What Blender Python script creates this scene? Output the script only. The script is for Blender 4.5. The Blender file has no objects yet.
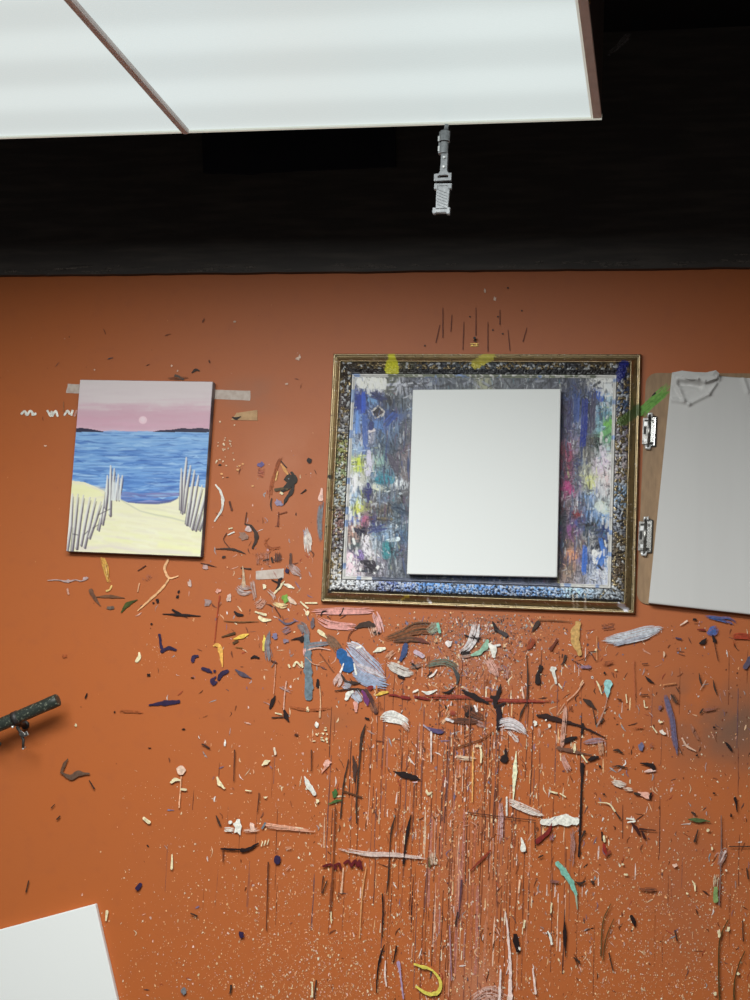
import bpy, bmesh, math, random
import numpy as np
from mathutils import Vector, Matrix

random.seed(7); RNG = np.random.default_rng(11)
scene = bpy.context.scene
COL = scene.collection

# ------------------------------------------------------------------ camera
FPX = 1416.97
AX, AY, AZ = -0.11521893, 0.20664833, 0.0470223
CAM = np.array([0.0, -2.8, 1.5])
def _rot():
    cx, sx, cy, sy, cz, sz = math.cos(AX), math.sin(AX), math.cos(AY), math.sin(AY), math.cos(AZ), math.sin(AZ)
    B = np.array([[1, 0, 0], [0, 0, -1], [0, 1, 0.]])
    Ry = np.array([[cy, 0, sy], [0, 1, 0], [-sy, 0, cy]])
    Rx = np.array([[1, 0, 0], [0, cx, -sx], [0, sx, cx]])
    Rz = np.array([[cz, -sz, 0], [sz, cz, 0], [0, 0, 1]])
    return Rz @ Rx @ Ry @ B
MR = _rot()
cd = bpy.data.cameras.new('camera'); cam = bpy.data.objects.new('camera', cd); COL.objects.link(cam)
cd.sensor_fit = 'AUTO'; cd.sensor_width = 36; cd.lens = FPX * 36 / 1000
m = Matrix.Identity(4)
for i in range(3):
    m[i][0] = MR[0][i]; m[i][1] = -MR[1][i]; m[i][2] = -MR[2][i]; m[i][3] = CAM[i]
cam.matrix_world = m
scene.camera = cam

def WX(px, py, d=0.0):
    """measured photo position (scalar or array) -> x, z on the vertical plane d metres in front of the wall"""
    px = np.asarray(px, float); py = np.asarray(py, float)
    r = np.stack([(px - 375) / FPX, (py - 500) / FPX, np.ones_like(px)], -1) @ MR
    t = (2.8 - d) / r[..., 1]
    return CAM[0] + r[..., 0] * t, CAM[2] + r[..., 2] * t
def P(px, py, d=0.0):
    x, z = WX(px, py, d); return Vector((float(x), -d, float(z)))
def PXOF(x, y, z):
    """where a place on an object is in the photo's measuring grid (for colour notes taken from the photo)"""
    v = np.stack([x - CAM[0], y - CAM[1], z - CAM[2]], -1) @ MR.T
    return v[..., 0] / v[..., 2] * FPX + 375, v[..., 1] / v[..., 2] * FPX + 500

# ------------------------------------------------------------------ colour
def lin(c):
    c = np.asarray(c, float) / 255.0
    return np.where(c <= 0.04045, c / 12.92, ((c + 0.055) / 1.055) ** 2.4)
def A(c, k=1.1): return np.clip(lin(c) * k, 0.0, 0.9)
WALLC = np.array([0.475, 0.123, 0.030])

# ------------------------------------------------------------------ materials
def mat(name, color=(.5, .5, .5), rough=.5, metal=0.0, spec=.5, attr=None, noise=None, bump=None, emit=None):
    M = bpy.data.materials.new(name); M.use_nodes = True
    nt = M.node_tree; b = nt.nodes['Principled BSDF']
    b.inputs['Base Color'].default_value = (*color, 1); b.inputs['Roughness'].default_value = rough
    b.inputs['Metallic'].default_value = metal; b.inputs['Specular IOR Level'].default_value = spec
    tc = nt.nodes.new('ShaderNodeTexCoord')
    if attr:
        a = nt.nodes.new('ShaderNodeAttribute'); a.attribute_name = attr
        nt.links.new(a.outputs['Color'], b.inputs['Base Color'])
        if attr == 'Gold':
            nt.links.new(a.outputs['Alpha'], b.inputs['Metallic'])
    if noise:
        sc, c2, lo, hi, stretch = noise
        mp = nt.nodes.new('ShaderNodeMapping'); mp.inputs['Scale'].default_value = stretch
        n = nt.nodes.new('ShaderNodeTexNoise'); n.inputs['Scale'].default_value = sc; n.inputs['Detail'].default_value = 6
        r = nt.nodes.new('ShaderNodeMapRange'); r.inputs[1].default_value = lo; r.inputs[2].default_value = hi
        mx = nt.nodes.new('ShaderNodeMix'); mx.data_type = 'RGBA'
        mx.inputs[6].default_value = (*color, 1); mx.inputs[7].default_value = (*c2, 1)
        nt.links.new(tc.outputs['Object'], mp.inputs[0]); nt.links.new(mp.outputs[0], n.inputs['Vector'])
        nt.links.new(n.outputs['Fac'], r.inputs[0]); nt.links.new(r.outputs[0], mx.inputs[0])
        nt.links.new(mx.outputs[2], b.inputs['Base Color'])
    if bump:
        sc, st, dist = bump
        n = nt.nodes.new('ShaderNodeTexNoise'); n.inputs['Scale'].default_value = sc; n.inputs['Detail'].default_value = 4
        bp = nt.nodes.new('ShaderNodeBump'); bp.inputs['Strength'].default_value = st; bp.inputs['Distance'].default_value = dist
        nt.links.new(tc.outputs['Object'], n.inputs['Vector']); nt.links.new(n.outputs['Fac'], bp.inputs['Height'])
        nt.links.new(bp.outputs[0], b.inputs['Normal'])
    if emit:
        b.inputs['Emission Color'].default_value = (*emit[0], 1); b.inputs['Emission Strength'].default_value = emit[1]
    return M

def paint_material():
    """dried acrylic: patchy where the brush ran dry (coverage kept in the colour attribute's alpha)"""
    M = bpy.data.materials.new('wall_paint_marks'); M.use_nodes = True
    nt = M.node_tree; b = nt.nodes['Principled BSDF']; L = nt.links.new; out = nt.nodes['Material Output']
    a = nt.nodes.new('ShaderNodeAttribute'); a.attribute_name = 'Col'; tc = nt.nodes.new('ShaderNodeTexCoord')
    n1 = nt.nodes.new('ShaderNodeTexNoise'); n1.inputs['Scale'].default_value = 260; n1.inputs['Detail'].default_value = 5; n1.inputs['Roughness'].default_value = .65
    n2 = nt.nodes.new('ShaderNodeTexNoise'); n2.inputs['Scale'].default_value = 170; n2.inputs['Detail'].default_value = 4
    for n in (n1, n2): L(tc.outputs['Object'], n.inputs['Vector'])
    v = nt.nodes.new('ShaderNodeMapRange')
    for i, x in enumerate((.3, .7, .66, 1.18)): v.inputs[i + 1].default_value = x
    L(n2.outputs['Fac'], v.inputs[0])
    m = nt.nodes.new('ShaderNodeMix'); m.data_type = 'RGBA'; m.blend_type = 'MULTIPLY'; m.inputs[0].default_value = 1
    L(a.outputs['Color'], m.inputs[6]); L(v.outputs[0], m.inputs[7]); L(m.outputs[2], b.inputs['Base Color'])
    t = nt.nodes.new('ShaderNodeMath'); t.operation = 'MULTIPLY_ADD'; t.inputs[1].default_value = .58; t.inputs[2].default_value = -.80; L(a.outputs['Alpha'], t.inputs[0])
    d = nt.nodes.new('ShaderNodeMath'); d.operation = 'ADD'; L(n1.outputs['Fac'], d.inputs[0]); L(t.outputs[0], d.inputs[1])
    f = nt.nodes.new('ShaderNodeMapRange'); f.inputs[1].default_value = -.03; f.inputs[2].default_value = .03; L(d.outputs[0], f.inputs[0])
    tr = nt.nodes.new('ShaderNodeBsdfTransparent'); mx = nt.nodes.new('ShaderNodeMixShader')
    L(f.outputs[0], mx.inputs[0]); L(tr.outputs[0], mx.inputs[1]); L(b.outputs[0], mx.inputs[2]); L(mx.outputs[0], out.inputs['Surface'])
    b.inputs['Roughness'].default_value = .5; b.inputs['Specular IOR Level'].default_value = .25
    return M
M_paint = paint_material()
M_art = mat('canvas_paint', rough=.5, attr='Col', spec=.35)
M_gold = mat('aged_gilding', rough=.36, attr='Gold', spec=.5)
M_canvas = mat('primed_canvas', (.84, .86, .85), .75, noise=(900, (.80, .82, .81), .35, .7, (1, 1, 1)), bump=(1400, .12, .0004))
M_black = mat('black_beam_paint', (.050, .043, .040), .55, spec=.3, noise=(7, (.085, .072, .064), .45, .75, (1, 1, 9)), bump=(60, .2, .002))
M_ceil = mat('black_ceiling_paint', (.008, .008, .010), .7, spec=.2, noise=(5, (.012, .012, .014), .4, .7, (1, 1, 1)))
M_panel = mat('flat_black_panel', (.012, .013, .020), .6, spec=.25, noise=(12, (.017, .017, .024), .4, .7, (1, 1, 1)))
M_floor = mat('worn_floor', (.085, .068, .055), .5, noise=(4, (.055, .045, .038), .3, .7, (1, 6, 1)))
M_board = mat('hardboard', A((150, 120, 88)), .55, noise=(160, A((132, 105, 76)), .35, .7, (1, 1, .25)))
M_chrome = mat('chrome', (.80, .80, .78), .2, 1.0, noise=(40, (.62, .61, .58), .4, .7, (1, 1, 1)))
M_lever = mat('worn_chrome', (.36, .35, .33), .32, .9, noise=(160, (.16, .155, .15), .4, .62, (1, 1, 1)))
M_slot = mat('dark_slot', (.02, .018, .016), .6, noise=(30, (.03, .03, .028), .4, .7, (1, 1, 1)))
M_grey = mat('grey_cast_metal', (.33, .345, .36), .45, .15, noise=(220, (.24, .255, .27), .4, .65, (1, 1, 1)))
M_rivet = mat('bright_rivet', (.85, .86, .86), .3, .3, noise=(90, (.75, .76, .76), .4, .65, (1, 1, 1)))
M_tape_w = mat('masking_tape_white', A((196, 182, 172)), .6, noise=(90, A((180, 162, 150)), .4, .65, (1, 1, 1)))
M_tape_b = mat('masking_tape_beige', A((190, 152, 108)), .6, noise=(90, A((172, 134, 92)), .4, .65, (1, 1, 1)))
M_brass = mat('brass', (.42, .27, .06), .4, .6, noise=(200, (.22, .14, .04), .4, .65, (1, 1, 1)))
M_iron = mat('black_iron', (.02, .018, .018), .5, noise=(200, (.035, .03, .03), .4, .65, (1, 1, 1)))
M_housing = mat('dark_lamp_housing', (.05, .042, .04), .5, noise=(12, (.035, .03, .03), .4, .65, (1, 1, 1)))
M_rail = mat('tan_grey_rail', (.80, .70, .67), .45, noise=(40, (.72, .63, .60), .4, .65, (1, 1, 1)))
M_rim = mat('cream_glow_rim', (.78, .78, .70), .4, noise=(40, (.72, .72, .62), .4, .65, (1, 1, 1)), emit=((.95, 1, .88), .35))  # slight emission stands in for diffuser light on the rim and beads

# rod : dark green-black with paint flecks
M_rod = mat('flecked_rod', (.026, .034, .028), .42, noise=(210, (.22, .24, .18), .56, .68, (1, 1, 1)), bump=(120, .25, .001))
# paper
M_paper = mat('grey_white_paper', (.68, .672, .66), .8, noise=(10, (.62, .612, .60), .35, .7, (1, 1, .12)))

def wall_material():
    M = bpy.data.materials.new('burnt_orange_wall'); M.use_nodes = True
    nt = M.node_tree; b = nt.nodes['Principled BSDF']; L = nt.links.new
    tc = nt.nodes.new('ShaderNodeTexCoord')
    def noise(sc, det=5, stretch=(1, 1, 1)):
        mp = nt.nodes.new('ShaderNodeMapping'); mp.inputs['Scale'].default_value = stretch
        n = nt.nodes.new('ShaderNodeTexNoise'); n.inputs['Scale'].default_value = sc; n.inputs['Detail'].default_value = det
        L(tc.outputs['Object'], mp.inputs[0]); L(mp.outputs[0], n.inputs['Vector']); return n.outputs['Fac']
    def rng(s, a, c, lo=0, hi=1):
        r = nt.nodes.new('ShaderNodeMapRange'); r.interpolation_type = 'SMOOTHSTEP'
        for i, v in enumerate((a, c, lo, hi)): r.inputs[i + 1].default_value = v
        L(s, r.inputs[0]); return r.outputs[0]
    def mix(fac, c1, c2):
        x = nt.nodes.new('ShaderNodeMix'); x.data_type = 'RGBA'
        L(fac, x.inputs[0])
        for i, c in ((6, c1), (7, c2)):
            if hasattr(c, 'links'): L(c, x.inputs[i])
            else: x.inputs[i].default_value = (*c, 1)
        return x.outputs[2]
    def mul(a, c):
        x = nt.nodes.new('ShaderNodeMath'); x.operation = 'MULTIPLY'
        L(a, x.inputs[0])
        if hasattr(c, 'links'): L(c, x.inputs[1])
        else: x.inputs[1].default_value = c
        return x.outputs[0]
    def blob(px, py, rx, rz):
        p = P(px, py)
        mp = nt.nodes.new('ShaderNodeMapping'); mp.vector_type = 'TEXTURE'
        mp.inputs['Location'].default_value = p; mp.inputs['Scale'].default_value = (rx, 1, rz)
        L(tc.outputs['Object'], mp.inputs[0])
        ln = nt.nodes.new('ShaderNodeVectorMath'); ln.operation = 'LENGTH'; L(mp.outputs[0], ln.inputs[0])
        return rng(ln.outputs['Value'], 0, 1, 1, 0)
    c = mix(rng(noise(2.2), .3, .7), (.475, .123, .028), (.45, .122, .032))
    c = mix(mul(rng(noise(30, 8), .5, .75), .35), c, (.40, .106, .033))
    # smears and broad soft patches of greyer
    for (px, py, rx, rz, col, k) in ((728, 724, .19, .14, (.17, .088, .056), .95), (690, 700, .10, .07, (.22, .10, .06), .4),
                                     (290, 470, .16, .16, (.54, .20, .10), .5), (480, 650, .22, .12, (.40, .15, .078), .6),
                                     (255, 395, .13, .06, (.32, .135, .072), .6), (330, 720, .10, .04, (.33, .11, .04), .5),
                                     (470, 860, .12, .30, (.44, .165, .085), .5), (700, 900, .18, .22, (.36, .112, .045), .5),
                                     (660, 840, .2, .3, (.38, .118, .05), .4), (25, 450, .2, .2, (.44, .105, .022), .3),
                                     (470, 990, .09, .10, (.6, .32, .22), .4)):
        c = mix(mul(mul(blob(px, py, rx, rz), rng(noise(9, 6), .3, .62)), k), c, col)
    L(c, b.inputs['Base Color'])
    b.inputs['Roughness'].default_value = .48; b.inputs['Specular IOR Level'].default_value = .35
    bp = nt.nodes.new('ShaderNodeBump'); bp.inputs['Strength'].default_value = .075; bp.inputs['Distance'].default_value = .002
    L(noise(240, 3), bp.inputs['Height']); L(bp.outputs[0], b.inputs['Normal'])
    return M
M_wall = wall_material()

def diffuser_material():
    """white prismatic acrylic; brighter bands painted into the emission stand in for tubes behind"""
    M = bpy.data.materials.new('lit_acrylic_diffuser'); M.use_nodes = True
    nt = M.node_tree; b = nt.nodes['Principled BSDF']; L = nt.links.new
    tc = nt.nodes.new('ShaderNodeTexCoord'); sp = nt.nodes.new('ShaderNodeSeparateXYZ'); L(tc.outputs['Object'], sp.inputs[0])
    w = nt.nodes.new('ShaderNodeMath'); w.operation = 'MULTIPLY'; w.inputs[1].default_value = 2 * math.pi / .19; L(sp.outputs['Y'], w.inputs[0])
    a = nt.nodes.new('ShaderNodeMath'); a.operation = 'ADD'; a.inputs[1].default_value = DIFF_PHASE; L(w.outputs[0], a.inputs[0])
    s = nt.nodes.new('ShaderNodeMath'); s.operation = 'COSINE'; L(a.outputs[0], s.inputs[0])
    r = nt.nodes.new('ShaderNodeMapRange'); r.interpolation_type = 'SMOOTHSTEP'
    for i, v in enumerate((-1.1, 1.1, .67, .76)): r.inputs[i + 1].default_value = v
    L(s.outputs[0], r.inputs[0])
    b.inputs['Base Color'].default_value = (.06, .06, .06, 1); b.inputs['Roughness'].default_value = .35
    b.inputs['Emission Color'].default_value = (.90, 1.0, .985, 1); L(r.outputs[0], b.inputs['Emission Strength'])
    n = nt.nodes.new('ShaderNodeTexVoronoi'); n.inputs['Scale'].default_value = 260; L(tc.outputs['Object'], n.inputs['Vector'])
    bp = nt.nodes.new('ShaderNodeBump'); bp.inputs['Strength'].default_value = .2; bp.inputs['Distance'].default_value = .001
    L(n.outputs['Distance'], bp.inputs['Height']); L(bp.outputs[0], b.inputs['Normal'])
    return M
DIFF_PHASE = 6.18

# ------------------------------------------------------------------ object helpers
def tag(o, label=None, cat=None, group=None, kind=None):
    for k, v in (('label', label), ('category', cat), ('group', group), ('kind', kind)):
        if v: o[k] = v
    return o
def link(name, me, material, parent=None, smooth=False):
    o = bpy.data.objects.new(name, me); COL.objects.link(o)
    if material: me.materials.append(material)
    if smooth:
        for p in me.polygons: p.use_smooth = True
    if parent:
        o.parent = parent
        o.matrix_parent_inverse = Matrix.Translation(parent.location).inverted() if parent.rotation_euler[:] == (0, 0, 0) else parent_matrix(parent).inverted()
    return o
def parent_matrix(o): return Matrix.LocRotScale(o.location, o.rotation_euler, o.scale)
def empty(name, loc):
    o = bpy.data.objects.new(name, None); o.location = loc; o.empty_display_size = .05; COL.objects.link(o); return o
def from_bm(name, bm, material, parent=None, smooth=False):
    me = bpy.data.meshes.new(name); bmesh.ops.recalc_face_normals(bm, faces=bm.faces); bm.to_mesh(me); bm.free()
    return link(name, me, material, parent, smooth)
def pyd(name, verts, faces, material, parent=None, smooth=False, cols=None, attr='Col'):
    me = bpy.data.meshes.new(name); me.from_pydata([tuple(v) for v in verts], [], faces); me.update()
    if cols is not None:
        a = me.color_attributes.new(attr, 'FLOAT_COLOR', 'POINT')
        c = np.ones((len(verts), 4), np.float32); cc = np.asarray(cols, np.float32); c[:, :cc.shape[1]] = cc
        a.data.foreach_set('color', c.ravel())
    return link(name, me, material, parent, smooth)
def box(bm, x0, x1, y0, y1, z0, z1, bevel=0, M=None):
    vs = [bm.verts.new((x, y, z)) for x in (x0, x1) for y in (y0, y1) for z in (z0, z1)]
    fs = [bm.faces.new([vs[i] for i in q]) for q in ((0, 1, 3, 2), (4, 6, 7, 5), (0, 4, 5, 1), (2, 3, 7, 6), (0, 2, 6, 4), (1, 5, 7, 3))]
    bmesh.ops.recalc_face_normals(bm, faces=fs)
    if bevel:
        es = list({e for f in fs for e in f.edges})
        r = bmesh.ops.bevel(bm, geom=es, offset=bevel, segments=2, affect='EDGES', profile=.6)
        vs = list({v for f in r['faces'] for v in f.verts} | {v for v in vs if v.is_valid})
    if M: 
        for v in vs: v.co = M @ v.co
    return vs
def tube(bm, pts, rad, seg=14, cap=True):
    """round tube along pts; rad scalar or list"""
    pts = [Vector(p) for p in pts]; n = len(pts)
    rad = [rad] * n if not hasattr(rad, '__len__') else rad
    rings = []; up = None
    for i, p in enumerate(pts):
        t = (pts[min(i + 1, n - 1)] - pts[max(i - 1, 0)]).normalized()
        if up is None: up = Vector((0, 0, 1)) if abs(t.z) < .9 else Vector((1, 0, 0))
        u = t.cross(up).normalized(); v = t.cross(u).normalized(); up = -v if (-v).dot(up) > 0 else v
        rings.append([bm.verts.new(p + (u * math.cos(a) + v * math.sin(a)) * rad[i]) for a in [2 * math.pi * k / seg for k in range(seg)]])
    for r0, r1 in zip(rings, rings[1:]):
        for k in range(seg): bm.faces.new((r0[k], r0[(k + 1) % seg], r1[(k + 1) % seg], r1[k]))
    if cap: bm.faces.new(rings[0]); bm.faces.new(rings[-1])
def prism(bm, outline, y0, y1, bevel=0):
    """outline = list of (x, z); extruded between y0 (front) and y1 (back)"""
    a = [bm.verts.new((x, y0, z)) for x, z in outline]; b = [bm.verts.new((x, y1, z)) for x, z in outline]
    n = len(outline); f = [bm.faces.new(a), bm.faces.new(b[::-1])]
    for i in range(n): f.append(bm.faces.new((a[i], b[i], b[(i + 1) % n], a[(i + 1) % n])))
    bmesh.ops.recalc_face_normals(bm, faces=f)
    if bevel:
        bmesh.ops.bevel(bm, geom=list(f[0].edges), offset=bevel, segments=2, affect='EDGES')
def rect_of(TL, TR, BL, BR, d):
    p = [P(*q, d) for q in (TL, TR, BL, BR)]
    c = sum(p, Vector()) / 4; ex = ((p[1] - p[0]) + (p[3] - p[2])) / 2; ez = ((p[0] - p[2]) + (p[1] - p[3])) / 2
    ang = (math.atan2(ex.z, ex.x) + math.atan2(-ez.x, ez.z)) / 2
    return c, ex.length, ez.length, ang
def catmull(pts, vals, step):
    pts = np.asarray(pts, float); vals = np.asarray(vals, float)
    if len(pts) == 2:
        n = max(2, int(np.hypot(*(pts[1] - pts[0])) / step) + 1); t = np.linspace(0, 1, n)[:, None]
        return pts[0] * (1 - t) + pts[1] * t, vals[0] * (1 - t[:, 0]) + vals[1] * t[:, 0]
    e = np.vstack([2 * pts[0] - pts[1], pts, 2 * pts[-1] - pts[-2]]); out = []; ov = []
    for i in range(len(pts) - 1):
        p0, p1, p2, p3 = e[i:i + 4]; n = max(2, int(np.hypot(*(p2 - p1)) / step) + 1)
        for t in np.linspace(0, 1, n, endpoint=(i == len(pts) - 2)):
            out.append(.5 * (2 * p1 + (p2 - p0) * t + (2 * p0 - 5 * p1 + 4 * p2 - p3) * t * t + (3 * p1 - p0 - 3 * p2 + p3) * t ** 3))
            s = t * t * (3 - 2 * t); ov.append(vals[i] * (1 - s) + vals[i + 1] * s)
    return np.array(out), np.array(ov)

# ================================================================== SETTING
WALL_TOP = float(WX(375, 273)[1])       # where orange meets black
CEIL = 2.80
def shell(name, x0, x1, y0, y1, z0, z1, material):
    bm = bmesh.new(); box(bm, x0, x1, y0, y1, z0, z1); return tag(from_bm(name, bm, material), kind='structure')
wall = shell('wall_back', -3.2, 2.6, 0, .12, 0, CEIL, M_wall)
floor = shell('floor', -3.2, 2.6, -5.5, .12, -.1, 0, M_floor)
ceiling = shell('ceiling', -3.2, 2.6, -5.5, .12, CEIL, CEIL + .1, M_ceil)
# black beam over the orange wall, lower edge slightly ragged
bm = bmesh.new()
xs = np.linspace(-3.2, 2.6, 240)
lo = [(float(x), WALL_TOP + .0004 * math.sin(x * 23) + random.uniform(-.0007, .0007)) for x in xs]
prism(bm, [(-3.2, CEIL)] + lo + [(2.6, CEIL)], -.014, 0)
beam = tag(from_bm('trim_1', bm, M_black), kind='structure')

# ================================================================== PAINT ON THE WALL
C = dict(k=(34, 20, 20), n=(48, 34, 66), w=(238, 230, 220), c=(245, 218, 178), p=(222, 158, 150), g=(172, 148, 138), b=(108, 125, 136),
         B=(34, 92, 150), L=(165, 178, 202), r=(122, 36, 32), R=(150, 52, 34), y=(236, 192, 84), t=(128, 188, 168), G=(70, 78, 34), e=(120, 160, 66),
         d=(92, 50, 34), o=(140, 72, 40), v=(112, 100, 150), T=(208, 164, 98), s=(96, 96, 122), q=(62, 44, 36), l=(196, 160, 154), u=(72, 76, 116))
def rgb(c): return A(C[c] if isinstance(c, str) else c)
class Marks:
    """collects thin dabs of dried paint lying on a plane d in front of the wall"""
    def __init__(s, d=0.0): s.v = []; s.f = []; s.c = []; s.d = d; s.k = 0; s.cov = .86
    def add(s, px, py, h, col):
        x, z = WX(px, py, s.d); i = len(s.v)
        for a, b, hh in zip(np.atleast_1d(x), np.atleast_1d(z), np.broadcast_to(h, np.shape(np.atleast_1d(x)))): s.v.append((float(a), -s.d - float(hh), float(b)))
        n_ = len(np.atleast_1d(x)); cc = np.concatenate([np.broadcast_to(np.asarray(col)[..., :3], (n_, 3)), np.full((n_, 1), s.cov)], 1); s.c.extend(cc.tolist()); return i
    def lift(s): s.k += 1; return .00012 + .0000022 * s.k
    def ribbon(s, pts, w, col, jit=.10, cap=True):
        pts, w = catmull(pts, w, 1.3); n = len(pts)
        t = np.gradient(pts, axis=0); t /= np.maximum(np.hypot(t[:, 0], t[:, 1]), 1e-6)[:, None]
        if cap:
            out_p, out_w = list(pts), list(w)
            for end in (0, -1):
                if w[end] > 1.2:
                    sgn = -1 if end == 0 else 1
                    for f in (.35, .65, .9):
                        q = pts[end] + sgn * t[end] * w[end] * .5 * f; ww = w[end] * math.sqrt(1 - f * f)
                        if end == 0: out_p.insert(0, q); out_w.insert(0, ww)
                        else: out_p.append(q); out_w.append(ww)
            pts, w = np.array(out_p), np.array(out_w); n = len(pts)
            t = np.gradient(pts, axis=0); t /= np.maximum(np.hypot(t[:, 0], t[:, 1]), 1e-6)[:, None]
        nr = np.stack([-t[:, 1], t[:, 0]], 1)
        sm = lambda z: (z + np.roll(z, 1) + np.roll(z, -1)) / 1.9
        ja = np.clip(1 + sm(RNG.normal(0, jit * 1.35, n)), .25, 1.8); jb = np.clip(1 + sm(RNG.normal(0, jit * 1.35, n)), .25, 1.8)
        a = pts + nr * (w * .5 * ja)[:, None]; b = pts - nr * (w * .5 * jb)[:, None]
        h = s.lift(); cj = 1 + RNG.normal(0, .04)
        i = s.add(np.concatenate([a[:, 0], pts[:, 0], b[:, 0]]), np.concatenate([a[:, 1], pts[:, 1], b[:, 1]]),
                  np.concatenate([np.full(n, h), np.full(n, h + .00012), np.full(n, h)]), np.clip(np.asarray(col) * cj, 0, .92))
        for k in range(n - 1):
            s.f.append((i + k, i + k + 1, i + n + k + 1, i + n + k)); s.f.append((i + n + k, i + n + k + 1, i + 2 * n + k + 1, i + 2 * n + k))
    def solid(s, c, pts, w): s.ribbon(pts, np.broadcast_to(np.asarray(w, float), (len(pts),)), rgb(c))
    def dry(s, c, pts, w, cover=.7, under=WALLC, seed=None):
        pts0 = np.asarray(pts, float); w = np.broadcast_to(np.asarray(w, float), (len(pts),))
        keep = s.cov; s.cov = float(np.clip(.50 + .36 * cover, .5, .86)); P_, W_ = catmull(pts0, w, 1.5); n = len(P_)
        t = np.gradient(P_, axis=0); t /= np.maximum(np.hypot(t[:, 0], t[:, 1]), 1e-6)[:, None]; nr = np.stack([-t[:, 1], t[:, 0]], 1)
        nf = max(4, int(W_.max() * 2.0)); base = rgb(c)
        for k in range(nf):
            o = (k + .5) / nf - .5 + RNG.normal(0, .02)
            edge = 1 - abs(o) * 1.2
            L0 = int(n * np.clip(RNG.exponential(.10) + .10 * (1 - edge), 0, .6)); L1 = int(n * (1 - np.clip(RNG.exponential(.12) + .12 * (1 - edge), 0, .6)))
            if L1 - L0 < 2: continue
            cut = [(L0, L1)]
            if RNG.random() > cover:
                m1 = RNG.integers(L0, L1); m2 = min(L1, m1 + int(n * RNG.uniform(.08, .35))); cut = [(L0, m1), (m2, L1)]
            mixk = np.clip(RNG.normal(cover + .12, .2), .25, 1)
            col = base * mixk + np.asarray(under) * (1 - mixk)
            for a, b in cut:
                if b - a < 2: continue
                q = P_[a:b] + nr[a:b] * (W_[a:b] * o)[:, None]
                fw = W_[a:b] / nf * RNG.uniform(1.0, 2.0); fw = np.maximum(fw, .45); fw = fw * np.minimum(1, .3 + np.minimum(np.arange(b - a), np.arange(b - a)[::-1]) * .5)
                stepk = max(1, (b - a) // 14); idx = list(range(0, b - a, stepk)); 
                if idx[-1] != b - a - 1: idx.append(b - a - 1)
                if len(idx) > 1: s.ribbon(q[idx], fw[idx], col, jit=.12, cap=False)
        s.cov = keep
    def blob(s, c, x, y, w, h, rot=0, jag=.22):
        n = 11; th = np.linspace(0, 2 * math.pi, n, endpoint=False); r = 1 + RNG.normal(0, jag, n)
        dx = np.cos(th) * w * .5 * r; dy = np.sin(th) * h * .5 * r; a = math.radians(rot)
        hh = s.lift()
        i = s.add(np.append(x + dx * math.cos(a) - dy * math.sin(a), x), np.append(y + dx * math.sin(a) + dy * math.cos(a), y),
                  np.append(np.full(n, hh), hh + .00012), rgb(c) if not isinstance(c, np.ndarray) else c)
        for k in range(n): s.f.append((i + k, i + (k + 1) % n, i + n))
    def build(s, name, material, parent, kind='stuff'):
        return tag(pyd(name, s.v, s.f, material, parent, True, s.c), kind=kind)

MK = Marks(); S = MK.solid; D = MK.dry; O = MK.blob
# ---- countless small flicks, under everything else
def ticks(n, fx, fy, pal, l0, l1, vert=.5):
    for _ in range(n):
        x, y = fx(), fy()
        if (318 < x < 650 and y < 612 + (x - 320) * .045) or (60 < x < 215 and 375 < y < 560) or (y < 618 and x > 636): continue
        a = RNG.normal(math.pi / 2, .35) if RNG.random() < vert else RNG.uniform(0, math.pi); l = RNG.uniform(l0, l1); b = RNG.normal(0, .35)
        dx, dy = math.cos(a) * l / 2, math.sin(a) * l / 2; w_ = RNG.uniform(.5, 1.7); mx = RNG.uniform(.55, 1)
        MK.cov = RNG.uniform(.62, .9)
        MK.ribbon([(x - dx, y - dy), (x + b * l * .4, y), (x + dx, y + dy)], [w_ * .5, w_, w_ * .35], A(pal[RNG.integers(len(pal))]) * mx + WALLC * (1 - mx), jit=.2)
    MK.cov = .86
_D = [(60, 36, 28), (90, 50, 36), (44, 26, 24), (112, 62, 42), (78, 66, 70)]; _L = [(244, 214, 180), (236, 196, 160), (232, 226, 222), (214, 166, 146)]
_X = _D + _L + [(150, 160, 166), (120, 110, 140), (150, 60, 46), (176, 150, 148)]
ticks(240, lambda: RNG.normal(470, 70), lambda: RNG.normal(680, 45), _X, 3, 10, .4); ticks(120, lambda: RNG.normal(275, 40), lambda: RNG.normal(600, 55), _X, 3, 9, .2)
ticks(200, lambda: RNG.uniform(570, 755), lambda: RNG.uniform(620, 990), _X, 3, 10, .4); ticks(200, lambda: RNG.normal(450, 90), lambda: RNG.uniform(740, 1000), _X, 3, 12, .8)
ticks(60, lambda: RNG.uniform(130, 330), lambda: RNG.uniform(560, 990), _X, 3, 8, .3); ticks(25, lambda: RNG.uniform(0, 330), lambda: RNG.uniform(320, 560), _D, 3, 8, .3)
for _ in range(26):
    x, y = RNG.normal(455, 70), RNG.normal(690, 40)
    if y > 622: MK.dry(_X[RNG.integers(len(_X))], [(x, y), (x + RNG.normal(0, 9), y + RNG.normal(0, 7))], RNG.uniform(3, 7), RNG.uniform(.3, .6))
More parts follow.
